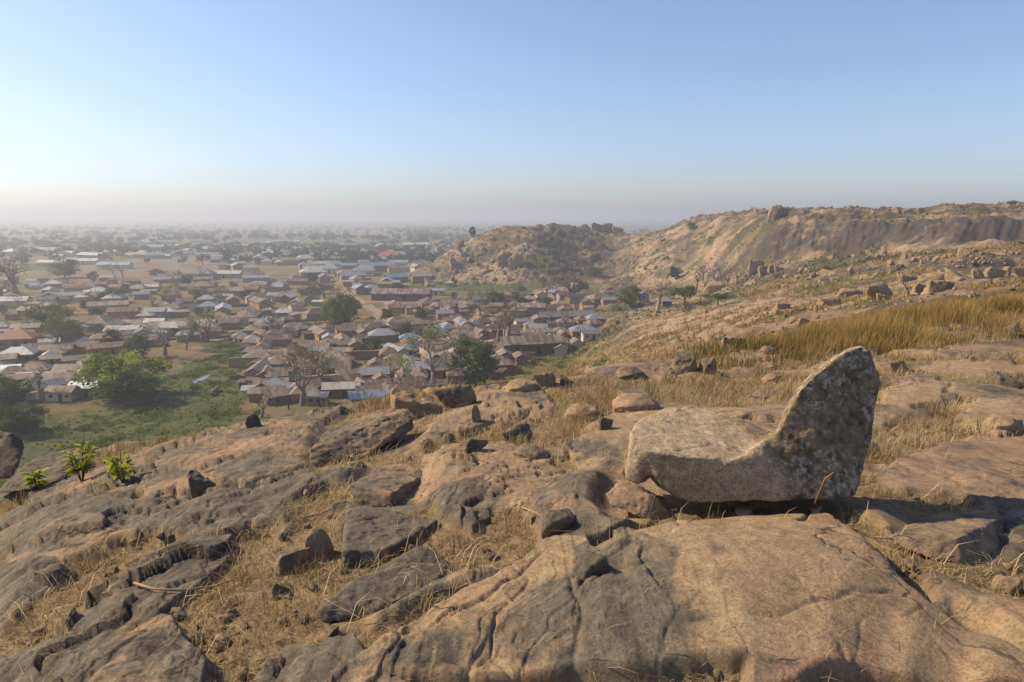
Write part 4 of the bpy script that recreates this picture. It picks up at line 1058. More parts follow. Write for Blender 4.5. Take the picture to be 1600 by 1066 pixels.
# ------------------------------------------------------------------ the village
def roof_mat(name, c0, c1, c2, metal=.25, rough=.55):
    m, n, bs = new_mat(name); b = NB(n); co = b.obj(); r = b.rnd()
    sheet = b.node('ShaderNodeTexBrick'); b.k(b.mapped(co, (1, 1, 1)), sheet.inputs[0]); sheet.inputs['Scale'].default_value = 1.0
    sheet.inputs['Brick Width'].default_value = .85; sheet.inputs['Row Height'].default_value = 2.4; sheet.inputs['Mortar Size'].default_value = .012
    sheet.inputs['Color1'].default_value = (0, 0, 0, 1); sheet.inputs['Color2'].default_value = (1, 1, 1, 1); sheet.inputs['Mortar'].default_value = (.3, .3, .3, 1)
    off = b.node('ShaderNodeVectorMath', operation='ADD'); b.k(co, off.inputs[0])
    cm = b.node('ShaderNodeCombineXYZ'); b.k(b.math('MULTIPLY', r, 60.0), cm.inputs[0]); b.k(b.math('MULTIPLY', r, 31.0), cm.inputs[1]); b.k(cm.outputs[0], off.inputs[1])
    n1 = b.noise(off.outputs[0], .7, 5, .65); n2 = b.noise(off.outputs[0], 3.5, 4, .7)
    k = b.math('ADD', b.math('MULTIPLY', n1, .8), b.math('MULTIPLY', b.math('SUBTRACT', r, .5), .35))
    c = b.mix(b.ramp(k, [(.28, 0), (.55, 1)]), c0, c1)
    k2 = b.math('ADD', b.math('MULTIPLY', sheet.outputs['Color'], .35), b.math('MULTIPLY', n2, .6))
    c = b.mix(b.ramp(k2, [(.48, 0), (.66, .75)]), c, c2)
    b.k(c, bs.inputs['Base Color']); bs.inputs['Metallic'].default_value = metal; bs.inputs['Roughness'].default_value = rough; bs.inputs['Specular IOR Level'].default_value = .3
    wv = b.node('ShaderNodeTexWave'); b.k(co, wv.inputs[0]); wv.inputs['Scale'].default_value = 2.6; wv.bands_direction = 'X'
    b.k(b.bump(wv.outputs['Fac'], .5, .03), bs.inputs['Normal'])
    return m
RM_ = {
 'rust': roof_mat('roof_rust', (.080, .056, .042), (.155, .108, .08), (.27, .205, .16), .1, .65),
 'brown': roof_mat('roof_brown', (.115, .085, .062), (.215, .16, .118), (.36, .295, .23), .1, .65),
 'zinc': roof_mat('roof_zinc', (.15, .17, .19), (.25, .275, .30), (.17, .14, .12), .2, .5),
 'white': roof_mat('roof_pale', (.30, .295, .28), (.44, .43, .41), (.27, .22, .18), .1, .6),
 'blue': roof_mat('roof_blue', (.13, .19, .23), (.20, .28, .33), (.25, .30, .33), .3, .45),
 'clay': roof_mat('roof_terracotta', (.26, .115, .065), (.32, .15, .09), (.24, .11, .07), .0, .7),
 'red': roof_mat('roof_red', (.30, .09, .06), (.36, .12, .08), (.30, .10, .07), .0, .6),
}
RW = {'rust': 'rusty dark brown', 'brown': 'weathered light brown', 'zinc': 'grey zinc', 'white': 'whitish', 'blue': 'blue-grey', 'clay': 'terracotta', 'red': 'red'}
def wall_mat(name, c0, c1):
    m, n, bs = new_mat(name); b = NB(n); co = b.obj()
    k = b.math('ADD', b.noise(co, .9, 5, .7), b.math('MULTIPLY', b.math('SUBTRACT', b.rnd(), .5), .5))
    b.k(b.mix(b.ramp(k, [(.3, 0), (.7, 1)]), c0, c1), bs.inputs['Base Color'])
    b.k(b.bump(b.noise(co, 6, 4, .7), .4, .05), bs.inputs['Normal']); return m
WM = {'mud': wall_mat('wall_mud', (.15, .10, .06), (.29, .20, .12)), 'ochre': wall_mat('wall_ochre', (.26, .165, .075), (.38, .25, .12)), 'cream': wall_mat('wall_cream', (.48, .40, .28), (.60, .52, .38)), 'brick': wall_mat('wall_brick', (.27, .12, .07), (.36, .18, .11)), 'grey': wall_mat('wall_grey', (.25, .22, .19), (.36, .33, .29))}
M_door, _n, _b = new_mat('door_dark'); _b.inputs['Base Color'].default_value = (.035, .025, .02, 1)
M_win, _n, _b = new_mat('window_dark'); _b.inputs['Base Color'].default_value = (.02, .02, .022, 1); _b.inputs['Roughness'].default_value = .4

def slab(mb, pts, t):                        # a sheet of thickness t with outline pts (its upper side)
    n = len(pts); lo = [(p[0], p[1], p[2] - t) for p in pts]
    mb.add(list(pts) + lo, [tuple(range(n)), tuple(range(2 * n - 1, n - 1, -1))] + [(i, i + n, (i + 1) % n + n, (i + 1) % n) for i in range(n)])
def house_parts(kind, L, W, H):
    x, y = L / 2, W / 2; w_ = MB(); r_ = MB(); ov = .45; t = .12
    if kind == 'gable':
        rise = W * .26
        w_.add([(-x, -y, -.6), (x, -y, -.6), (x, y, -.6), (-x, y, -.6), (-x, -y, H), (x, -y, H), (x, y, H), (-x, y, H), (-x, 0, H + rise), (x, 0, H + rise)],
               [(0, 1, 5, 4), (2, 3, 7, 6), (1, 2, 6, 9, 5), (3, 0, 4, 8, 7), (4, 5, 9, 8), (6, 7, 8, 9)])
        dz = rise / y * ov; X = x + ov
        slab(r_, [(-X, -y - ov, H - dz + t), (X, -y - ov, H - dz + t), (X, -.004, H + rise + t), (-X, -.004, H + rise + t)], t * .9)
        slab(r_, [(X, y + ov, H - dz + t), (-X, y + ov, H - dz + t), (-X, .004, H + rise + t), (X, .004, H + rise + t)], t * .9)
    elif kind == 'hip':
        rise = W * .30; rx = max(x - y * .9, .05)
        w_.box(-x, x, -y, y, -.6, H)
        X, Y = x + ov, y + ov; z0 = H - .02
        a, b_, c, d = (-X, -Y, z0), (X, -Y, z0), (X, Y, z0), (-X, Y, z0); e, f = (-rx, 0, z0 + rise), (rx, 0, z0 + rise)
        r_.add([a, b_, c, d, e, f], [(0, 1, 5, 4), (2, 3, 4, 5), (1, 2, 5), (3, 0, 4), (3, 2, 1, 0)])
    else:                                    # one slope
        w_.add([(-x, -y, -.6), (x, -y, -.6), (x, y, -.6), (-x, y, -.6), (-x, -y, H), (x, -y, H), (x, y, H + W * .15), (-x, y, H + W * .15)],
               [(0, 1, 5, 4), (2, 3, 7, 6), (1, 2, 6, 5), (3, 0, 4, 7), (4, 5, 6, 7)])
        X, Y = x + ov * .8, y + ov * .8; s = .15
        slab(r_, [(-X, -Y, H - ov * .8 * s + t + .02), (X, -Y, H - ov * .8 * s + t + .02), (X, Y, H + W * s + ov * .8 * s + t + .02), (-X, Y, H + W * s + ov * .8 * s + t + .02)], t)
    d_ = MB().box(-.45 + L * .08, .45 + L * .08, -y - .05, -y + .1, -.1, 1.95)
    wins = [MB().box(sx - .4, sx + .4, -y - .04, -y + .1, 1.0, 1.8) for sx in (-L * .28, L * .34)]
    wins.append(MB().box(-x - .04, -x + .1, -.35, .35, 1.0, 1.75))
    return w_.mesh('wall'), r_.mesh('roof'), d_.mesh('door'), [q.mesh('window') for q in wins]
HK = [('gable', 6.5, 4.2, 2.5), ('gable', 9.5, 4.6, 2.6), ('gable', 14, 5.0, 2.7), ('gable', 5, 3.8, 2.6), ('hip', 7, 5.6, 2.5), ('hip', 10, 7, 2.7), ('hip', 5.2, 5, 2.5), ('mono', 5, 3.2, 2.2), ('mono', 8.5, 3.4, 2.3), ('mono', 3.6, 2.8, 2.1), ('gable', 24, 6.5, 3.0)]
HP = [house_parts(*k) for k in HK]
SHAPE = {'gable': 'gabled', 'hip': 'hipped', 'mono': 'single-slope'}
SIZE = {0: 'small', 1: 'mid-sized', 2: 'long', 3: 'tiny', 4: 'squarish', 5: 'broad', 6: 'little square', 7: 'small', 8: 'long low', 9: 'tiny', 10: 'very long'}
houses = []; taken = []
def place_house(pos, k, rot, roof, wall, label=None, detail=True, scale=1.0, group=None):
    e = bpy.data.objects.new('village_house', None); COL.objects.link(e)
    e.location = pos; e.rotation_euler = (0, 0, rot); e.scale = (scale,) * 3
    shape, L, W, H = HK[k]; w_, r_, d_, wins = HP[k]
    if label is None:
        wn = {'mud': 'mud-walled', 'ochre': 'ochre-walled', 'cream': 'cream-walled', 'brick': 'red-walled', 'grey': 'grey-walled'}[wall]
        label = '%s %s village house under a %s %s roof' % (SIZE[k], wn, RW[roof], SHAPE[shape])
        group = label.replace('house', 'houses')
    e['label'] = label; e['category'] = 'house'
    if group: e['group'] = group
    link('wall', w_, WM[wall], e); link('roof', r_, RM_[roof], e)
    if detail:
        link('door', d_, M_door, e)
        for q in wins: link('window', q, M_win, e)
    taken.append((pos[0], pos[1], max(L, W) * scale * .5, min(L, W) * scale * .5))
    houses.append(e)
    return e
special = [  # u, v of the base, kind, yaw in degrees, roof, wall, scale, label
 (422, 622, 3, 78, 'white', 'mud', 1.15, 'small tin-roofed hut with pale left roof slope, standing alone below the village'),
 (497, 634, 7, 5, 'zinc', 'ochre', .95, 'little flat-roofed ochre lean-to below the long patched roof'),
 (535, 622, 1, 8, 'white', 'mud', .95, 'house with long whitish patched roof behind the lean-to'),
 (570, 638, 0, 18, 'blue', 'ochre', 1.05, 'ochre hut with clean blue-grey gabled roof, just over the brow'),
 (612, 637, 0, 16, 'blue', 'ochre', .95, 'second blue-grey gabled hut, partly hidden by the sunlit boulder'),
 (586, 600, 0, 12, 'zinc', 'mud', 1.15, 'house with clean light grey gabled roof in front of the pale-stemmed tree'),
 (612, 622, 4, 20, 'rust', 'ochre', .9, 'brown hipped house behind the blue-grey gabled huts'),
 (30, 568, 5, 20, 'zinc', 'mud', 1.0, 'broad hipped house with silvery roof in front of the terracotta roof'),
 (28, 545, 5, 15, 'clay', 'mud', 1.25, 'broad house with big terracotta hipped roof'),
 (118, 592, 1, 6, 'rust', 'mud', 1.0, 'rust-roofed house behind the white-roofed shed'),
 (116, 590, 7, 6, 'white', 'grey', .9, 'shed with a plain white single-slope roof'),
 (140, 596, 4, 4, 'zinc', 'mud', .9, 'round-edged silver roofed hut beside the large yellow-green tree'),
 (138, 622, 0, 6, 'blue', 'mud', 1.1, 'blue-grey roofed hut at the gully edge beside the yellow-green tree'),
 (76, 620, 0, 60, 'zinc', 'mud', 1.05, 'grey-roofed hut behind the stubby pollarded tree'),
 (60, 592, 4, 15, 'rust', 'mud', 1.0, 'brown hipped house between silvery roof and pollarded tree'),
 (195, 530, 1, 3, 'zinc', 'mud', 1.25, 'house with pale blue-grey roof in front of dark huts'),
 (280, 525, 1, -4, 'zinc', 'mud', 1.3, 'grey-roofed house beside the knobbly leafless trunk'),
 (327, 488, 4, 10, 'blue', 'cream', 1.2, 'cream house with a blue-grey hipped roof on the grassy plot'),
 (376, 535, 6, 30, 'zinc', 'mud', .9, 'first grey-capped hut at the end of the gully path'),
 (395, 540, 6, 25, 'zinc', 'mud', .9, 'second grey-capped hut at the end of the gully path'),
 (422, 508, 6, 25, 'white', 'mud', .9, 'white-capped hut under the slim leafless tree'),
 (640, 558, 6, 10, 'blue', 'cream', 1.0, 'cream hut with clear blue roof left of the airy green tree'),
 (640, 540, 4, 10, 'blue', 'ochre', 1.0, 'ochre house with pale blue roof up the lane from the blue hut'),
 (628, 470, 10, -6, 'brown', 'mud', 1.35, 'long low school-like building beside the sandy track'),
 (680, 462, 8, -5, 'zinc', 'cream', 1.3, 'cream-walled house at the foot of the rounded hill'),
 (703, 448, 6, 0, 'white', 'cream', .9, 'tiny white house against the rock face'),
 (607, 409, 5, 5, 'red', 'cream', 2.2, 'large house with red hipped roof far beyond the track'),
 (568, 432, 5, 5, 'zinc', 'cream', 1.7, 'large hipped house with bright zinc roof beyond the track'),
 (516, 428, 5, -5, 'zinc', 'cream', 1.6, 'hipped zinc-roofed house left of the bright zinc one'),
 (830, 555, 2, 14, 'brown', 'mud', 1.5, 'long mud building with a stone-weighted roof at the grassland edge'),
 (770, 556, 1, 12, 'brown', 'cream', .9, 'pale walled house beside the dense dark green tree'),
 (885, 505, 10, 8, 'zinc', 'mud', 1.0, 'long grey-roofed building in front of the valley plot'),
 (975, 474, 3, 60, 'brown', 'brick', 1.1, 'little red-brown hut beside the round green tree'),
 (1006, 470, 3, 80, 'blue', 'grey', 1.2, 'small blue-gabled hut under the pale leafless tree'),
 (950, 464, 8, 5, 'brown', 'cream', .9, 'small house with sunlit yellow wall near the notch'),
 (912, 528, 5, 5, 'zinc', 'mud', 1.0, 'broad grey-roofed house at the right end of the village'),
 (130, 414, 10, 0, 'white', 'cream', 1.3, 'long white-roofed shed on the sandy field'),
 (85, 416, 10, 0, 'white', 'cream', 1.2, 'second long white-roofed shed left of the first'),
 (180, 420, 10, 0, 'blue', 'cream', 1.2, 'long blue-grey shed right of the white sheds'),
 (348, 435, 10, 2, 'white', 'grey', 1.2, 'long building with a patched white-striped roof'),
 (315, 438, 5, 2, 'zinc', 'grey', 1.8, 'big pale hipped roof beside the white-striped one'),
 (1040, 480, 9, 10, 'zinc', 'mud', 1.2, 'tiny lean-to hut behind the granite slab'),
]
for (u, v, k, yaw, roof, wall, sc, lab) in special:
    g = hit(u, v, y0=100); yc = g.y + HK[k][2] * .5 * sc; xc = g.x * yc / g.y
    place_house((xc, yc, float(ground_z(xc, yc))), k, R(yaw), roof, wall, lab, True, sc)

rh = np.random.RandomState(12)
def in_poly(p, poly):
    c = False
    for (x1, y1), (x2, y2) in zip(poly, poly[1:] + poly[:1]):
        if (y1 > p[1]) != (y2 > p[1]) and p[0] < (x2 - x1) * (p[1] - y1) / (y2 - y1) + x1: c = not c
    return c
zones = [  # outline on the ground as surveyed, roof choices, spacing, number wanted, first in the list shows largest
 ([(-40, 640), (40, 632), (120, 625), (160, 600), (150, 560), (230, 545), (250, 500), (-40, 500)], ['rust'] * 6 + ['brown'] * 3 + ['zinc'] * 2 + ['blue'], .66, 80),
 ([(375, 600), (400, 628), (470, 636), (640, 632), (700, 608), (700, 520), (640, 505), (540, 515), (420, 500), (375, 520)], ['rust'] * 6 + ['brown'] * 6 + ['zinc'], .60, 150),
 ([(690, 600), (770, 590), (830, 562), (935, 545), (940, 515), (900, 500), (800, 495), (700, 500), (640, 510)], ['rust'] * 3 + ['brown'] * 6 + ['zinc'], .64, 90),
 ([(160, 545), (330, 530), (400, 505), (540, 500), (540, 450), (450, 432), (200, 436), (-40, 440), (-40, 500), (150, 500)], ['zinc'] * 3 + ['rust'] * 4 + ['brown'] * 5 + ['white'], .68, 150),
 ([(640, 500), (700, 500), (800, 495), (930, 495), (1000, 478), (990, 462), (880, 452), (800, 470), (700, 480), (610, 485)], ['brown'] * 5 + ['rust'] * 3 + ['zinc', 'blue'], .86, 50),
 ([(560, 460), (690, 455), (650, 440), (690, 400), (560, 385), (400, 395), (340, 420), (450, 432), (540, 448)], ['zinc'] * 5 + ['blue'] * 2 + ['brown'] * 2 + ['white', 'rust'], 1.0, 100),
]
far_spots = []
gully_poly = [(160, 660), (240, 610), (300, 570), (318, 530), (382, 520), (378, 610), (420, 660)]
for zi, (poly, roofs, sp, want) in enumerate(zones):
    got = 0; us_ = [p[0] for p in poly]; vs_ = [p[1] for p in poly]
    for tries in range(4000):
        if got >= want: break
        u = rh.uniform(min(us_), max(us_)); v = rh.uniform(min(vs_), max(vs_))
        if not in_poly((u, v), poly) or in_poly((u, v), gully_poly): continue
        # the sandy track and the plots stay free
        if 520 < u < 600 and 440 < v < 512 and abs(v - (445 + (u - 525) * .75)) < 9: continue
        k = int(rh.choice([0, 0, 0, 1, 1, 2, 3, 4, 4, 5, 6, 7, 8, 9]))
        r_ = ray(u, v); yy = -PL / -(r_.z / r_.y); xx = yy * r_.x / r_.y
        if base_z(np.array([xx]), np.array([yy]))[0] > PL + 2.5: continue
        sc = rh.uniform(.82, 1.15) * (.9 if zi < 3 else 1.15 if zi < 5 else 1.6)
        L = max(HK[k][1], HK[k][2]) * sc * .5; W = min(HK[k][1], HK[k][2]) * sc * .5
        if any(math.hypot(xx - a, yy - b) < sp * .5 * (L + c + W + d) * .98 for a, b, c, d in taken): continue
        yaw = .28 + .5 * float(fbm2(np.array([xx / 60]), np.array([yy / 60]), 2, 201)[0]) + rh.normal() * .09 + (math.pi / 2 if rh.rand() < .32 else 0) + (math.pi if rh.rand() < .5 else 0)
        z = float(ground_z(xx, yy)); roof = roofs[rh.randint(len(roofs))]
        wall = ['mud', 'mud', 'mud', 'ochre', 'mud', 'grey', 'cream'][rh.randint(7)]
        if len(houses) < 300 and zi < 5:
            place_house((xx, yy, z), k, yaw, roof, wall, None, zi < 3, sc)
        else:
            far_spots.append((xx, yy, z, k, yaw, roof, wall, sc)); taken.append((xx, yy, L, W))
        got += 1
# the hazy rest of the town beyond the 300 largest houses: one object per roof colour
def merged_houses(spots, label):
    acc = {}
    for (x, y, z, k, yaw, roof, wall, sc) in spots:
        for me, key in ((HP[k][0], ('wall', wall)), (HP[k][1], ('roof', roof))):
            vs_ = np.array([v.co for v in me.vertices]) * sc; c, s = math.cos(yaw), math.sin(yaw)
            vv = np.stack([vs_[:, 0] * c - vs_[:, 1] * s + x, vs_[:, 0] * s + vs_[:, 1] * c + y, vs_[:, 2] + z], -1)
            mb = acc.setdefault(key, MB()); mb.add(vv, [tuple(p.vertices) for p in me.polygons])
    e = bpy.data.objects.new('distant_houses', None); COL.objects.link(e); e['kind'] = 'stuff'; e['label'] = label
    for (a, b_), mb in acc.items():
        o = link('distant_' + ('walls' if a == 'wall' else 'roofs'), mb.mesh('distant_' + a), WM[b_] if a == 'wall' else RM_[b_], e); o['kind'] = 'stuff'
for i in range(170):                          # hamlets further out on the plain
    u = rh.uniform(200, 720) if rh.rand() < .75 else rh.uniform(-20, 300); v = rh.uniform(380, 412) if u > 330 else rh.uniform(376, 405)
    r_ = ray(u, v); yy = -PL / -(r_.z / r_.y); xx = yy * r_.x / r_.y
    if base_z(np.array([xx]), np.array([yy]))[0] > PL + 1: continue
    far_spots.append((xx, yy, float(ground_z(xx, yy)), int(rh.choice([0, 1, 2, 4, 5, 10])), rh.uniform(-.4, .6), ['zinc', 'zinc', 'blue', 'brown', 'white'][rh.randint(5)], ['cream', 'mud', 'grey'][rh.randint(3)], rh.uniform(1.1, 1.7)))
merged_houses(far_spots, 'hazy far part of the town, roofs too small to count')

# --- low mud walls of the compounds
WSET = []
for i in range(60):
    h0 = houses[rh.randint(len(houses))]
    if h0.location.y > 330: continue
    a = h0.rotation_euler.z + (0 if rh.rand() < .5 else math.pi / 2); ln = rh.uniform(5, 11)
    x = h0.location.x + rh.uniform(-7, 7); y = h0.location.y - rh.uniform(3.5, 6.5)
    if any(math.hypot(x - q[0], y - q[1]) < 3.2 + .3 * ln for q in taken if q[2] > 0): continue
    mb = MB(); n = 7
    for j in range(n):
        x0 = -ln / 2 + ln * j / n; hh = 1.25 + .22 * math.sin(j * 2.1 + i)
        mb.box(x0, x0 + ln / n - .004, -.17, .17, -.5, hh)
    o = link('mud_wall', mb.mesh('mud_wall'), WM['mud'], label='low crumbling mud compound wall between the village houses', cat='wall', group='mud compound walls')
    o.location = (x, y, float(ground_z(x, y))); o.rotation_euler = (0, 0, a)
    taken.append((x, y, 0, 1))

# --- tracks
M_sand, _n, _b = new_mat('sandy_track'); _nb = NB(_n)
_nb.k(_nb.mix(_nb.ramp(_nb.noise(_nb.obj(), .15, 5, .7), [(.3, 0), (.7, 1)]), (.19, .135, .085), (.30, .22, .14)), _b.inputs['Base Color'])
def track(pxs, wdt, label):
    pw = [hit(u, v, y0=100) for u, v in pxs]; pts = []
    for a, b_ in zip(pw, pw[1:]):
        for q in range(8): pts.append(a.lerp(b_, q / 8))
    pts.append(pw[-1]); vs_ = []; fs = []
    for i, p in enumerate(pts):
        d = (pts[min(i + 1, len(pts) - 1)] - pts[max(i - 1, 0)]); d.z = 0; d.normalize(); nrm = Vector((-d.y, d.x, 0))
        for k, s in enumerate((-1, -.33, .33, 1)):
            q = p + nrm * wdt * .5 * s * (1 + .25 * math.sin(i * .9 + k)); vs_.append((q.x, q.y, float(ground_z(q.x, q.y)) + .10))
        if i: 
            for k in range(3): fs.append((4 * i - 4 + k, 4 * i - 3 + k, 4 * i + 1 + k, 4 * i + k))
    me = bpy.data.meshes.new('dirt_track'); me.from_pydata(vs_, [], fs); me.update()
    o = link('dirt_track', me, M_sand, kind='structure'); o['label'] = label
track([(527, 440), (531, 448), (545, 462), (565, 474), (590, 487), (600, 500), (588, 512), (570, 520)], 6, 'sandy track that bends down into the village')
track([(560, 470), (620, 474), (690, 474), (760, 471)], 5, 'sandy path along the foot of the rounded hill')
track([(240, 534), (300, 534), (345, 531), (376, 525)], 4, 'pale footpath across the gully')
track([(860, 512), (920, 503), (960, 500), (1010, 492)], 4, 'path across the grassy plot towards the ridge')

# --- two villagers
def person(u, v, robe, label):
    g = hit(u, v, y0=100); rs = [(0.0, .10), (.05, .17), (.45, .19), (.9, .20), (1.15, .21), (1.38, .20), (1.46, .10), (1.52, .065), (1.56, .07), (1.64, .10), (1.72, .09), (1.77, .03)]
    mb = MB(); mb.tube([(0, 0, z) for z, r in rs], [r for z, r in rs], 10)
    for s in (-1, 1): mb.tube([(s * .19, 0, 1.38), (s * .27, .02, 1.1), (s * .24, -.08, .82)], [.065, .055, .04], 6)
    o = link('person', mb.mesh('person', True), robe, label=label, cat='person'); o.location = g
mw, _n, _b = new_mat('robe_white'); _b.inputs['Base Color'].default_value = (.65, .63, .6, 1)
md, _n, _b = new_mat('robe_dark'); _b.inputs['Base Color'].default_value = (.06, .05, .05, 1)
person(418, 612, mw, 'person in a white robe standing left of the small tin-roofed hut')
person(451, 640, md, 'person in dark clothes standing on bare ground below the small tin-roofed hut')

# --- the puddle in the gully
g = hit(314, 593, y0=100); rs_ = np.random.RandomState(3); pv_ = []
for i in range(18):
    a = 2 * math.pi * i / 18; r_ = rs_.uniform(.7, 1.2); pv_.append((math.cos(a) * 1.3 * r_, math.sin(a) * 5.0 * r_, 0))
me = bpy.data.meshes.new('puddle'); me.from_pydata(pv_, [], [tuple(range(18))]); me.update()
mwat, _n, _b = new_mat('puddle_water'); _b.inputs['Base Color'].default_value = (.10, .10, .09, 1); _b.inputs['Roughness'].default_value = .05; _b.inputs['Specular IOR Level'].default_value = .5
o = link('puddle', me, mwat, kind='structure'); o['label'] = 'small bright puddle in the green gully'
o.location = (g.x, g.y, max(float(ground_z(g.x + q[0], g.y + q[1])) for q in pv_) + .02)
taken.append((g.x, g.y, 3, 3))
# ------------------------------------------------------------------ boulders on the hills
rb = np.random.RandomState(31)
nb_ = 0
def hill_rock(u0, u1, vt, vb, var, mat, label, group=None, y0=60):
    g = hit((u0 + u1) / 2, vb, y0=y0)
    wdt = (u1 - u0) / F * g.y * 1.25; hgt = (vb - vt) / F * g.y * .85
    o = link('boulder', RV[var], mat, label=label, cat='boulder', group=group)
    yc = g.y + wdt * .22; xc = g.x * yc / g.y
    o.location = (xc, yc, min(float(ground_z(xc, yc)), g.z + hgt * .2) - hgt * .12); o.scale = (wdt, wdt * rb.uniform(.7, 1.0), hgt * 1.18)
    o.rotation_euler = (0, 0, rb.uniform(-.5, .5)); return o
for a in [
 (1336, 1406, 441, 466, 9, 'long squared block with dark rain streaks on the lower terrace'),
 (1403, 1426, 440, 463, 6, 'upright squarish block right of the long squared block'),
 (1424, 1446, 441, 460, 8, 'shaded block in the middle of the lower terrace row'),
 (1442, 1482, 440, 464, 5, 'bulky block with a dark hollow on the lower terrace'),
 (1310, 1345, 448, 464, 2, 'low flat rock left of the long squared block'),
 (1370, 1384, 458, 470, 7, 'small cube-like stone standing below the long squared block'),
 (1480, 1520, 416, 438, 0, 'big round golden boulder on the upper terrace'),
 (1518, 1540, 420, 436, 6, 'pale boulder right of the big round golden one'),
 (1536, 1562, 416, 436, 8, 'stacked pale boulder on the upper terrace'),
 (1562, 1584, 415, 432, 5, 'blocky boulder near the end of the upper terrace row'),
 (1586, 1612, 416, 434, 9, 'last boulder of the upper terrace row'),
 (1402, 1426, 425, 441, 7, 'pointed boulder above the upright squarish block'),
 (1440, 1474, 424, 440, 1, 'rounded pale boulder left of the big round golden one'),
 (1464, 1480, 420, 434, 6, 'small boulder squeezed beside the big round golden one'),
 (1290, 1318, 464, 478, 9, 'loose tan block on the granite slab'),
 (1208, 1232, 474, 484, 5, 'small block perched on the smooth granite slab'),
 (1200, 1222, 322, 343, 4, 'tall boulder of the skyline pile on the ridge'),
 (1180, 1204, 325, 336, 7, 'low boulder left of the tall one in the skyline pile'),
 (1214, 1236, 323, 334, 8, 'flat boulder right of the tall one in the skyline pile'),
 (1362, 1374, 326, 334, 0, 'single round boulder on the ridge skyline'),
 (1394, 1412, 323, 333, 6, 'left boulder of the skyline pair on the ridge'),
 (1410, 1424, 325, 333, 1, 'low boulder between the skyline pair on the ridge'),
 (1430, 1450, 322, 333, 9, 'right boulder of the skyline pair on the ridge'),
 (1166, 1190, 408, 432, 5, 'first of the split blocks at the foot of the cliff'),
 (1184, 1202, 416, 432, 6, 'second of the split blocks at the foot of the cliff'),
 (1198, 1212, 414, 428, 8, 'third of the split blocks at the foot of the cliff'),
 (1210, 1222, 414, 426, 7, 'last of the split blocks at the foot of the cliff'),
 (1104, 1140, 438, 454, 2, 'big pale rock in the leafless thicket'),
 (908, 924, 349, 362, 6, 'left boulder of the crown on the rounded hill'),
 (922, 936, 346, 360, 8, 'highest boulder of the crown on the rounded hill'),
 (934, 950, 351, 361, 5, 'flat boulder of the crown on the rounded hill'),
 (944, 962, 348, 361, 9, 'right boulder of the crown on the rounded hill'),
 (958, 972, 352, 363, 7, 'last small boulder of the crown on the rounded hill'),
 (665, 684, 434, 447, 0, 'round pale boulder at the foot of the rounded hill'),
 (702, 718, 404, 420, 6, 'square-cut boulder halfway up the rounded hill'),
 (776, 800, 392, 418, 3, 'large hollowed boulder above the smooth rock face'),
 (796, 816, 396, 420, 1, 'dark leaning boulder beside the hollowed one'),
 (710, 726, 374, 390, 4, 'sunlit boulder on the shoulder of the rounded hill'),
 ]:
    u0, u1, vt, vb, var, lab = a
    hill_rock(u0, u1, vt, vb, var, M_hillrock if var not in (3,) else M_hillrock, lab)
regs = [  # area on the slopes, number, size in metres
 ([(650, 446), (700, 392), (740, 366), (800, 372), (830, 440), (740, 448)], 70, (1.5, 5.5), 'weathered boulder on the sunny side of the rounded hill', M_hillrock),
 ([(830, 440), (800, 372), (850, 356), (960, 366), (990, 372), (950, 430), (880, 446)], 45, (1.2, 4), 'scattered boulder on the shaded side of the rounded hill', M_hillshade),
 ([(950, 440), (1000, 375), (1060, 365), (1040, 410), (990, 452)], 60, (1.2, 4), 'boulder in the talus on the left flank of the ridge', M_hillrock),
 ([(1080, 455), (1180, 412), (1320, 400), (1600, 384), (1600, 412), (1400, 430), (1240, 456)], 80, (.9, 3.2), 'boulder in the talus under the stained cliff', M_hillrock),
 ([(1000, 512), (1120, 475), (1300, 468), (1330, 490), (1150, 535), (1020, 540)], 34, (.4, 1.6), 'loose stone on the pale granite slabs beyond the tall grass', M_hillrock),
]
for poly, cnt, (s0, s1), lab, mat in regs:
    us_ = [p[0] for p in poly]; vs_ = [p[1] for p in poly]; k = 0
    while k < cnt:
        u = rb.uniform(min(us_), max(us_)); v = rb.uniform(min(vs_), max(vs_))
        if not in_poly((u, v), poly): continue
        g = hit(u, v, y0=40); s = s0 + (s1 - s0) * rb.rand() ** 2.2
        o = link('boulder', RV[rb.randint(10)], mat, label=lab, cat='boulder', group=lab.replace('boulder', 'boulders').replace('stone', 'stones'))
        o.location = (g.x, g.y, g.z - s * .12); o.scale = (s, s * rb.uniform(.7, 1), s * rb.uniform(.5, .9)); o.rotation_euler = (rb.uniform(-.15, .15), rb.uniform(-.15, .15), rb.uniform(0, 6.3)); k += 1
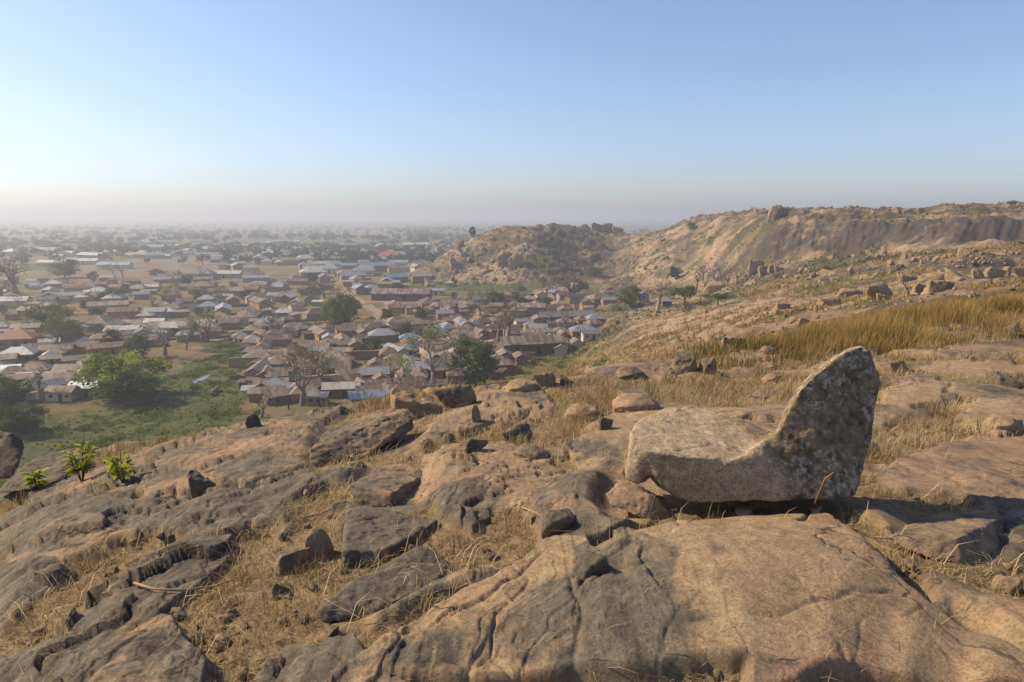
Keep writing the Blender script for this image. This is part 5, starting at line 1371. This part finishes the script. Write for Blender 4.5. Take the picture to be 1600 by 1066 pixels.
# rubble between them, too many to count
RL = []
for i in range(4):
    bm = hull_bm([[Vector(v) for v in np.random.RandomState(300 + i).normal(size=(9, 3)) * (.33, .3, .22)]])
    RL.append((np.array([v.co for v in bm.verts]), [[v.index for v in f.verts] for f in bm.faces])); 
    bm.verts.index_update(); RL[-1] = (np.array([v.co for v in bm.verts]), np.array([[v.index for v in f.verts] for f in bm.faces])); bm.free()
vv, tt, nvv = [], [], 0
for poly, cnt, (s0, s1), lab, mat in regs + [([(1240, 470), (1600, 430), (1600, 455), (1330, 490)], 40, (.4, 1.4), '', None)]:
    us_ = [p[0] for p in poly]; vs_ = [p[1] for p in poly]; k = 0
    while k < (240 if 'slabs' not in lab and lab else 60):
        u = rb.uniform(min(us_), max(us_)); v = rb.uniform(min(vs_), max(vs_))
        if not in_poly((u, v), poly): continue
        g = hit(u, v, y0=40, n=1500); s = s0 * rb.uniform(.4, 1.3); V0, T0 = RL[rb.randint(4)]
        a = rb.uniform(0, 6.3); c, sn = math.cos(a), math.sin(a)
        q = V0 * s; q = np.stack([q[:, 0] * c - q[:, 1] * sn + g.x, q[:, 0] * sn + q[:, 1] * c + g.y, q[:, 2] + g.z + s * .1], -1)
        vv.append(q); tt.append(T0 + nvv); nvv += len(q); k += 1
o = link('rubble', mesh_np('rubble', np.vstack(vv), None, np.vstack(tt), False), M_hillrock, kind='stuff'); o['label'] = 'small rubble strewn over the granite slopes'

# ------------------------------------------------------------------ trees of the plain
rf = np.random.RandomState(55); cand = []
while len(cand) < 2300:
    u = rf.uniform(-120, 1010); v = 343 + 72 * rf.rand() ** 1.35
    r_ = ray(u, v); yy = -PL / -(r_.z / r_.y); xx = yy * r_.x / r_.y
    if base_z(np.array([xx]), np.array([yy]))[0] > PL + 1: continue
    dens = float(fbm2(np.array([xx / 420]), np.array([yy / 260]), 3, 301)[0])
    if rf.rand() > .55 + 1.1 * dens: continue
    if v > 400 and 90 < u < 350 and rf.rand() < .8: continue
    if any(math.hypot(xx - a, yy - b) < c + 3 for a, b, c, d in taken): continue
    cand.append((yy, xx, rf.uniform(6, 12.5) * (1.15 if yy > 1200 else .9)))
for i in range(125):                            # small trees between the houses
    u = rf.uniform(-20, 940); v = rf.uniform(425, 560)
    if in_poly((u, v), gully_poly): continue
    r_ = ray(u, v); yy = -PL / -(r_.z / r_.y); xx = yy * r_.x / r_.y
    if base_z(np.array([xx]), np.array([yy]))[0] > PL + 1: continue
    if any(math.hypot(xx - a, yy - b) < c * .8 + 1.5 for a, b, c, d in taken): continue
    kd = ['open', 'baobab', 'dense', 'bare', 'dense'][i % 5]
    nm = {'open': ('open_tree', 'slender open-crowned tree between the village houses', L_olive, B_grey), 'baobab': ('baobab_tree', 'pollarded stout tree between the village houses', L_olive, B_grey), 'dense': ('broadleaf_tree', 'small dark leafy tree between the village houses', L_dark, B_brown), 'bare': ('bare_tree', 'small leafless tree between the village houses', L_olive, B_grey)}[kd]
    place_tree(0, 0, 0, None, kd, nm[2], nm[3], nm[1], nm[0], group=nm[1].replace('tree', 'trees'), pos=Vector((xx, yy, float(ground_z(xx, yy)))), hgt=rf.uniform(5.5, 11) * (.7 if kd == 'dense' else 1))
cand.sort()
for (yy, xx, h) in cand[:250]:
    place_tree(0, 0, 0, None, 'far', L_far, B_brown, 'round-crowned tree scattered on the hazy plain', 'plain_tree', group='trees scattered on the plain', pos=Vector((xx, yy, float(ground_z(xx, yy)))), hgt=h)
cs, ls = [], []
for (yy, xx, h) in cand[250:]:
    n = 34 if yy < 2600 else 20
    d = rf.normal(size=(n, 3)); d /= np.linalg.norm(d, axis=1)[:, None]; d *= rf.uniform(.4, 1, n)[:, None]
    cs.append(np.stack([xx + d[:, 0] * h * .62, yy + d[:, 1] * h * .62, PL + h * .58 + d[:, 2] * h * .36], -1)); ls.append(np.full(n, h * .42))
cent = np.vstack(cs); sz = np.concatenate(ls)
v_, q_, l_ = cards(cent, sz, rf, np.clip(.5 + .2 * rf.normal(size=len(cent)), 0, 1))
me = mesh_np('distant_woodland', v_, q_, smooth=False); attr(me, 'lv', l_)
o = link('distant_woodland', me, L_far, kind='stuff'); o['label'] = 'far-off trees of the plain merging in the haze'
# ------------------------------------------------------------------ grass, straw, undergrowth
rg = np.random.RandomState(8)
L_pale = leaf_mat('pale_straw', (.40, .30, .16), (.70, .56, .34), .25)
def blades(name, x, y, h, lean, wid, mat, label, seed=1, zoff=-.01, curl=.6):
    rs = np.random.RandomState(seed); n = len(x)
    z = ground_z(x, y) + zoff
    a = rs.uniform(0, 2 * math.pi, n); dx, dy = np.cos(a), np.sin(a); px, py = -dy, dx
    L = lean * rs.uniform(.3, 1.3, n)
    b0 = np.stack([x, y, z], -1); sd = np.stack([px, py, np.zeros(n)], -1) * (wid * .5)[:, None]
    mid = b0 + np.stack([dx * h * L * .35, dy * h * L * .35, h * (.62 - .25 * np.minimum(L, 1.5))], -1)
    tip = b0 + np.stack([dx * h * L * 1.0, dy * h * L * 1.0, h * np.clip(1.0 - curl * L * .75, .05, 1)], -1)
    v = np.stack([b0 - sd, b0 + sd, mid + sd * .8, mid - sd * .8, tip], 1).reshape(-1, 3)
    o5 = np.arange(n)[:, None] * 5
    q = o5 + np.array([[0, 1, 2, 3]]); t = o5 + np.array([[3, 2, 4]])
    me = mesh_np(name, v, q, t, False)
    lv = np.clip(.5 + .25 * rs.normal(size=n) + .35 * fbm2(x * .7, y * .7, 2, 5), 0, 1)
    attr(me, 'lv', np.repeat(lv, 5))
    o = link(name, me, mat, kind='stuff'); o['label'] = label
def scatter(n, r0, r1, a0=-41, a1=41, p=1.0):
    r = (r0 ** p + (r1 ** p - r0 ** p) * rg.rand(n)) ** (1 / p); a = np.radians(rg.uniform(a0, a1, n))
    return r * np.sin(a), r * np.cos(a)
# straw lying in the soil pockets
x, y = scatter(330000, 1.7, 13, p=.9)
soil = 1 - samp(rock, x, y); dn = fbm2(x * 1.6, y * 1.6, 3, 401)
keep = rg.rand(len(x)) < np.clip(soil * (.55 + 1.3 * dn) + .02, 0, 1) * .55
x, y = x[keep], y[keep]; r = np.hypot(x, y)
lying = rg.rand(len(x)) < .7
blades('dry_straw', x, y, np.where(lying, rg.uniform(.04, .13, len(x)), rg.uniform(.03, .09, len(x))) * np.clip(r / 4, .8, 1.6), np.where(lying, 1.5, .6), .0018 + .00045 * r, L_dry, 'dry straw lying between the rocks of the look-out', 2)
x, y = scatter(60000, 1.8, 14, p=1.0)
soil = 1 - samp(rock, x, y); dn = fbm2(x * 1.1 + 7, y * 1.1, 3, 402)
keep = rg.rand(len(x)) < np.clip(soil * sstep(.18, .5, dn + .12 * sstep(4, 8, np.hypot(x, y))), 0, 1) * .5
x, y = x[keep], y[keep]; r = np.hypot(x, y)
blades('short_green_grass', x, y, rg.uniform(.03, .10, len(x)), np.full(len(x), .8), .0025 + .0005 * r, L_green, 'short green grass in the soil pockets', 3)
x, y = scatter(16000, 2.6, 10, p=1.0); keep = (samp(rock, x, y) < .5) & (rg.rand(len(x)) < .35 + .8 * fbm2(x * 1.3, y * 1.3, 2, 411)); x, y = x[keep], y[keep]
blades('long_straw', x, y, rg.uniform(.10, .26, len(x)), np.full(len(x), 1.25), rg.uniform(.002, .0045, len(x)), L_pale, 'long pale straws lying loose between the rocks', 12, .01, .85)
# standing clumps of dry grass
cx_, cy_ = scatter(1100, 2.0, 18, p=1.3); ok = (samp(rock, cx_, cy_) < .4); cx_, cy_ = cx_[ok], cy_[ok]
k = rg.randint(len(cx_), size=16000)
x = cx_[k] + rg.normal(size=len(k)) * .05; y = cy_[k] + rg.normal(size=len(k)) * .05; r = np.hypot(x, y)
blades('dry_tufts', x, y, rg.uniform(.07, .22, len(k)) * np.clip(r / 6, .7, 1.4), np.full(len(k), .7), .002 + .0005 * r, L_dry, 'standing tufts of dry grass among the rocks', 4)
# the belt of tall golden grass on the right shoulder
def px_region(pts, n):
    q = np.array([base_hit(u, v)[:2] for u, v in pts]); x = rg.uniform(q[:, 0].min(), q[:, 0].max(), n); y = rg.uniform(q[:, 1].min(), q[:, 1].max(), n)
    d = sdf_poly(q, x, y); return x, y, d
belt = [(1120, 578), (1180, 568), (1260, 556), (1340, 551), (1420, 547), (1500, 538), (1600, 524), (1680, 515), (1680, 472), (1500, 480), (1350, 501), (1200, 534), (1100, 548)]
x, y, d = px_region(belt, 330000)
dn = fbm2(x * .35, y * .35, 3, 403)
keep = (d > -.4 + .5 * dn) & (rg.rand(len(x)) < np.clip(.30 + 1.0 * dn, .03, .75)); x, y, dn, d = x[keep], y[keep], dn[keep], d[keep]
grn = rg.rand(len(x)) < np.clip(.34 + .3 * fbm2(x * .5 + 9, y * .5, 2, 404) - .10 * sstep(0, 3, d) + .38 * (1 - sstep(.34, .52, x / y)), 0, 1)
h = rg.uniform(.22, .70, len(x)) * np.clip(.55 + .45 * sstep(0, 2.0, d), .4, 1) * (1 + .3 * dn)
blades('tall_golden_grass', x[~grn], y[~grn], h[~grn], np.full((~grn).sum(), .45), rg.uniform(.004, .010, (~grn).sum()), L_gold, 'belt of tall golden grass on the right shoulder', 5)
blades('tall_green_grass', x[grn], y[grn], h[grn] * .75, np.full(grn.sum(), .5), np.full(grn.sum(), .012), L_green, 'green blades inside the tall golden grass', 6)
# coarse grass of the shoulder, slopes and slabs further out
x, y = scatter(30000, 13, 60, -40, 41, 1.2); ok = (samp(rock, x, y) < .5); x, y = x[ok], y[ok]; r = np.hypot(x, y)
blades('slope_grass', x, y, rg.uniform(.10, .30, len(x)), np.full(len(x), .6), .006 + .0009 * r, L_gold, 'coarse grass on the slopes below the look-out', 7)
x, y = scatter(70000, 80, 280, 3, 40, 1.1); rkk = samp(rock, x, y); zz = base_z(x, y); ok = (rkk < .4) & (rg.rand(len(x)) < .5 + .6 * fbm2(x / 12, y / 12, 2, 405)); x, y = x[ok], y[ok]; r = np.hypot(x, y)
blades('valley_grass', x, y, rg.uniform(.4, 1.1, len(x)), np.full(len(x), .6), .05 + .0010 * r, L_gold, 'golden grass of the valley below the ridge', 8, -.05)
# undergrowth of the gully and the hillside foot: low shrubs, too dense to count
x, y = scatter(22000, 60, 330, -41, 8, 1.0)
g_ = samp(green, x, y) * (1 - samp(dirt, x, y)); nn = fbm2(x / 9, y / 9, 3, 406)
free = np.ones(len(x), bool)
for a, b_, c, d_ in taken: free &= np.hypot(x - a, y - b_) > c + 1.5
ok = free & (rg.rand(len(x)) < np.clip(1.7 * (g_ - .36) + .7 * nn, 0, 1)); x, y, nn = x[ok], y[ok], nn[ok]
rad = np.clip(.5 + 1.3 * nn, .25, 1.7) * rg.uniform(.5, 1.4, len(x)); nper = np.clip((rad ** 2 * 26).astype(int), 6, 70)
idx = np.repeat(np.arange(len(x)), nper); d_ = rg.normal(size=(len(idx), 3)); d_ /= np.linalg.norm(d_, axis=1)[:, None]; d_[:, 2] = np.abs(d_[:, 2]) * .75
cent = np.stack([x[idx], y[idx], ground_z(x, y)[idx]], -1) + d_ * (rad[idx] * rg.uniform(.5, 1.1, len(idx)))[:, None]
tintv = np.clip(.45 + .45 * fbm2(x / 12, y / 12, 2, 407) + .22 * rg.normal(size=len(x)), 0, 1)
v_, q_, l_ = cards(cent, np.full(len(idx), .48), rg, np.clip(tintv[idx] + .1 * rg.normal(size=len(idx)), 0, 1), .8)
me = mesh_np('gully_undergrowth', v_, q_, smooth=False); attr(me, 'lv', l_)
o = link('gully_undergrowth', me, L_mid, kind='stuff'); o['label'] = 'green undergrowth filling the gully between village and look-out'
# scrub on the hills
x, y = scatter(90000, 230, 600, -8, 40, 1.0); ok = (base_z(x, y) > PL + 3) & (samp(rock, x, y) < .7) & (samp(stain, x, y) < .3) & (rg.rand(len(x)) < .32 + fbm2(x / 25, y / 25, 2, 408)); x, y = x[ok], y[ok]
cent = np.stack([x, y, ground_z(x, y) + rg.uniform(.2, .8, len(x))], -1)
v_, q_, l_ = cards(cent, np.full(len(x), 1.1), rg, np.clip(.35 + .2 * rg.normal(size=len(x)), 0, 1), .6)
me = mesh_np('hill_scrub', v_, q_, smooth=False); attr(me, 'lv', l_)
o = link('hill_scrub', me, L_olive, kind='stuff'); o['label'] = 'olive scrub and dry grass between the rocks of the hills'

# --- leafy plants on the left rock edge
def leafy_plant(u, vb, vt, nst, label, seed):
    rs = np.random.RandomState(seed); g = hit(u, vb); H = (vb - vt) / F * g.y; st = MB(); V_, Q_, L_ = [], [], []; nv = 0
    e = bpy.data.objects.new('leafy_plant', None); COL.objects.link(e); e.location = g; e['label'] = label; e['category'] = 'plant'
    for s in range(nst):
        a = rs.uniform(0, 6.3); ln = H * rs.uniform(.7, 1.2); top = Vector((math.cos(a) * ln * .35, math.sin(a) * ln * .35, ln)); m = top * .5 + Vector((0, 0, ln * .06))
        st.tube([(0, 0, -.03), m, top], [.006, .0045, .0025], 5)
        for j in range(int(5 + 4 * ln / H)):
            t = .25 + .75 * j / 12; p = m * (2 * t) if t < .5 else m.lerp(top, 2 * t - 1)
            for sd in (-1, 1):
                d = Vector((math.cos(a + sd * 1.4 + rs.normal() * .5), math.sin(a + sd * 1.4 + rs.normal() * .5), rs.uniform(-.25, .5))).normalized()
                l = rs.uniform(.05, .095); w_ = d.cross(Vector((0, 0, 1))).normalized() * l * .27; dr = Vector((0, 0, -l * .22))
                b0 = p + d * .015
                pts = [b0, b0 + d * l * .4 + w_, b0 + d * l * .8 + w_ * .7 + dr * .5, b0 + d * l * 1.05 + dr, b0 + d * l * .8 - w_ * .7 + dr * .5, b0 + d * l * .4 - w_]
                V_ += [tuple(q) for q in pts]; Q_ += [(nv, nv + 1, nv + 4 + 1), (nv + 1, nv + 2, nv + 5), (nv + 2, nv + 4, nv + 5), (nv + 2, nv + 3, nv + 4)]; L_ += [np.clip(rs.normal(.55, .25), 0, 1)] * 6; nv += 6
    link('stem', st.mesh('stem', True), B_brown, e)
    me = mesh_np('foliage', np.array(V_), None, np.array(Q_), False); attr(me, 'lv', L_); link('foliage', me, L_leaf, e)
L_leaf = leaf_mat('fresh_leaf', (.12, .19, .015), (.48, .50, .05), .45)
leafy_plant(128, 752, 684, 6, 'tallest leafy green plant with a yellow leaf at the rock edge', 3)
leafy_plant(192, 754, 704, 5, 'leafy green plant right of the tallest one on the rock', 4)
leafy_plant(58, 764, 736, 4, 'low leafy green plant in front of the long dark slab', 5)
leafy_plant(648, 618, 606, 3, 'small weed growing on the sunlit boulder at the brow', 6)

# --- dry twigs
M_twig = bark('twig', (.22, .13, .07), (.36, .23, .13))
def twig(pts, r, label):
    w_ = []
    for i, (u, v, dz) in enumerate(pts):
        g = hit(u, v); w_.append(Vector((g.x, g.y, g.z + dz)))
    c = w_[0].copy(); o = link('dry_twig', MB().tube([q - c for q in w_], [r] * (len(w_) - 1) + [r * .5], 6).mesh('dry_twig', True), M_twig, label=label, cat='twig'); o.location = c
twig([(210, 917, .02), (240, 927, .02), (285, 932, .03), (335, 925, .03), (385, 905, .02)], .006, 'long curved dry twig lying across the dark slab')
twig([(1268, 800, .0), (1276, 806, .12), (1284, 812, .22), (1296, 818, .27)], .005, 'thin dry stalk standing up in front of the backrest')
twig([(470, 812, .01), (500, 808, .02), (520, 800, .02)], .006, 'short pale stick in the straw left of the grey block')
twig([(815, 795, .01), (835, 806, .015), (850, 812, .01)], .005, 'pale stick on the rock left of the prop stone')
# ------------------------------------------------------------------ haze over the plain
hb = MB().box(-38000, 38000, -38000, 38000, -75, 31)
hm = bpy.data.materials.new('haze'); hm.use_nodes = True
hn = hm.node_tree
for q in list(hn.nodes):
    if q.type == 'BSDF_PRINCIPLED': hn.nodes.remove(q)
pv = hn.nodes.new('ShaderNodeVolumePrincipled')
pv.inputs['Color'].default_value = (.76, .82, .92, 1)
pv.inputs['Density'].default_value = 0.00046
pv.inputs['Anisotropy'].default_value = 0.3
hn.links.new(pv.outputs[0], hn.nodes['Material Output'].inputs['Volume'])
link('haze', hb.mesh('haze'), hm, kind='stuff')
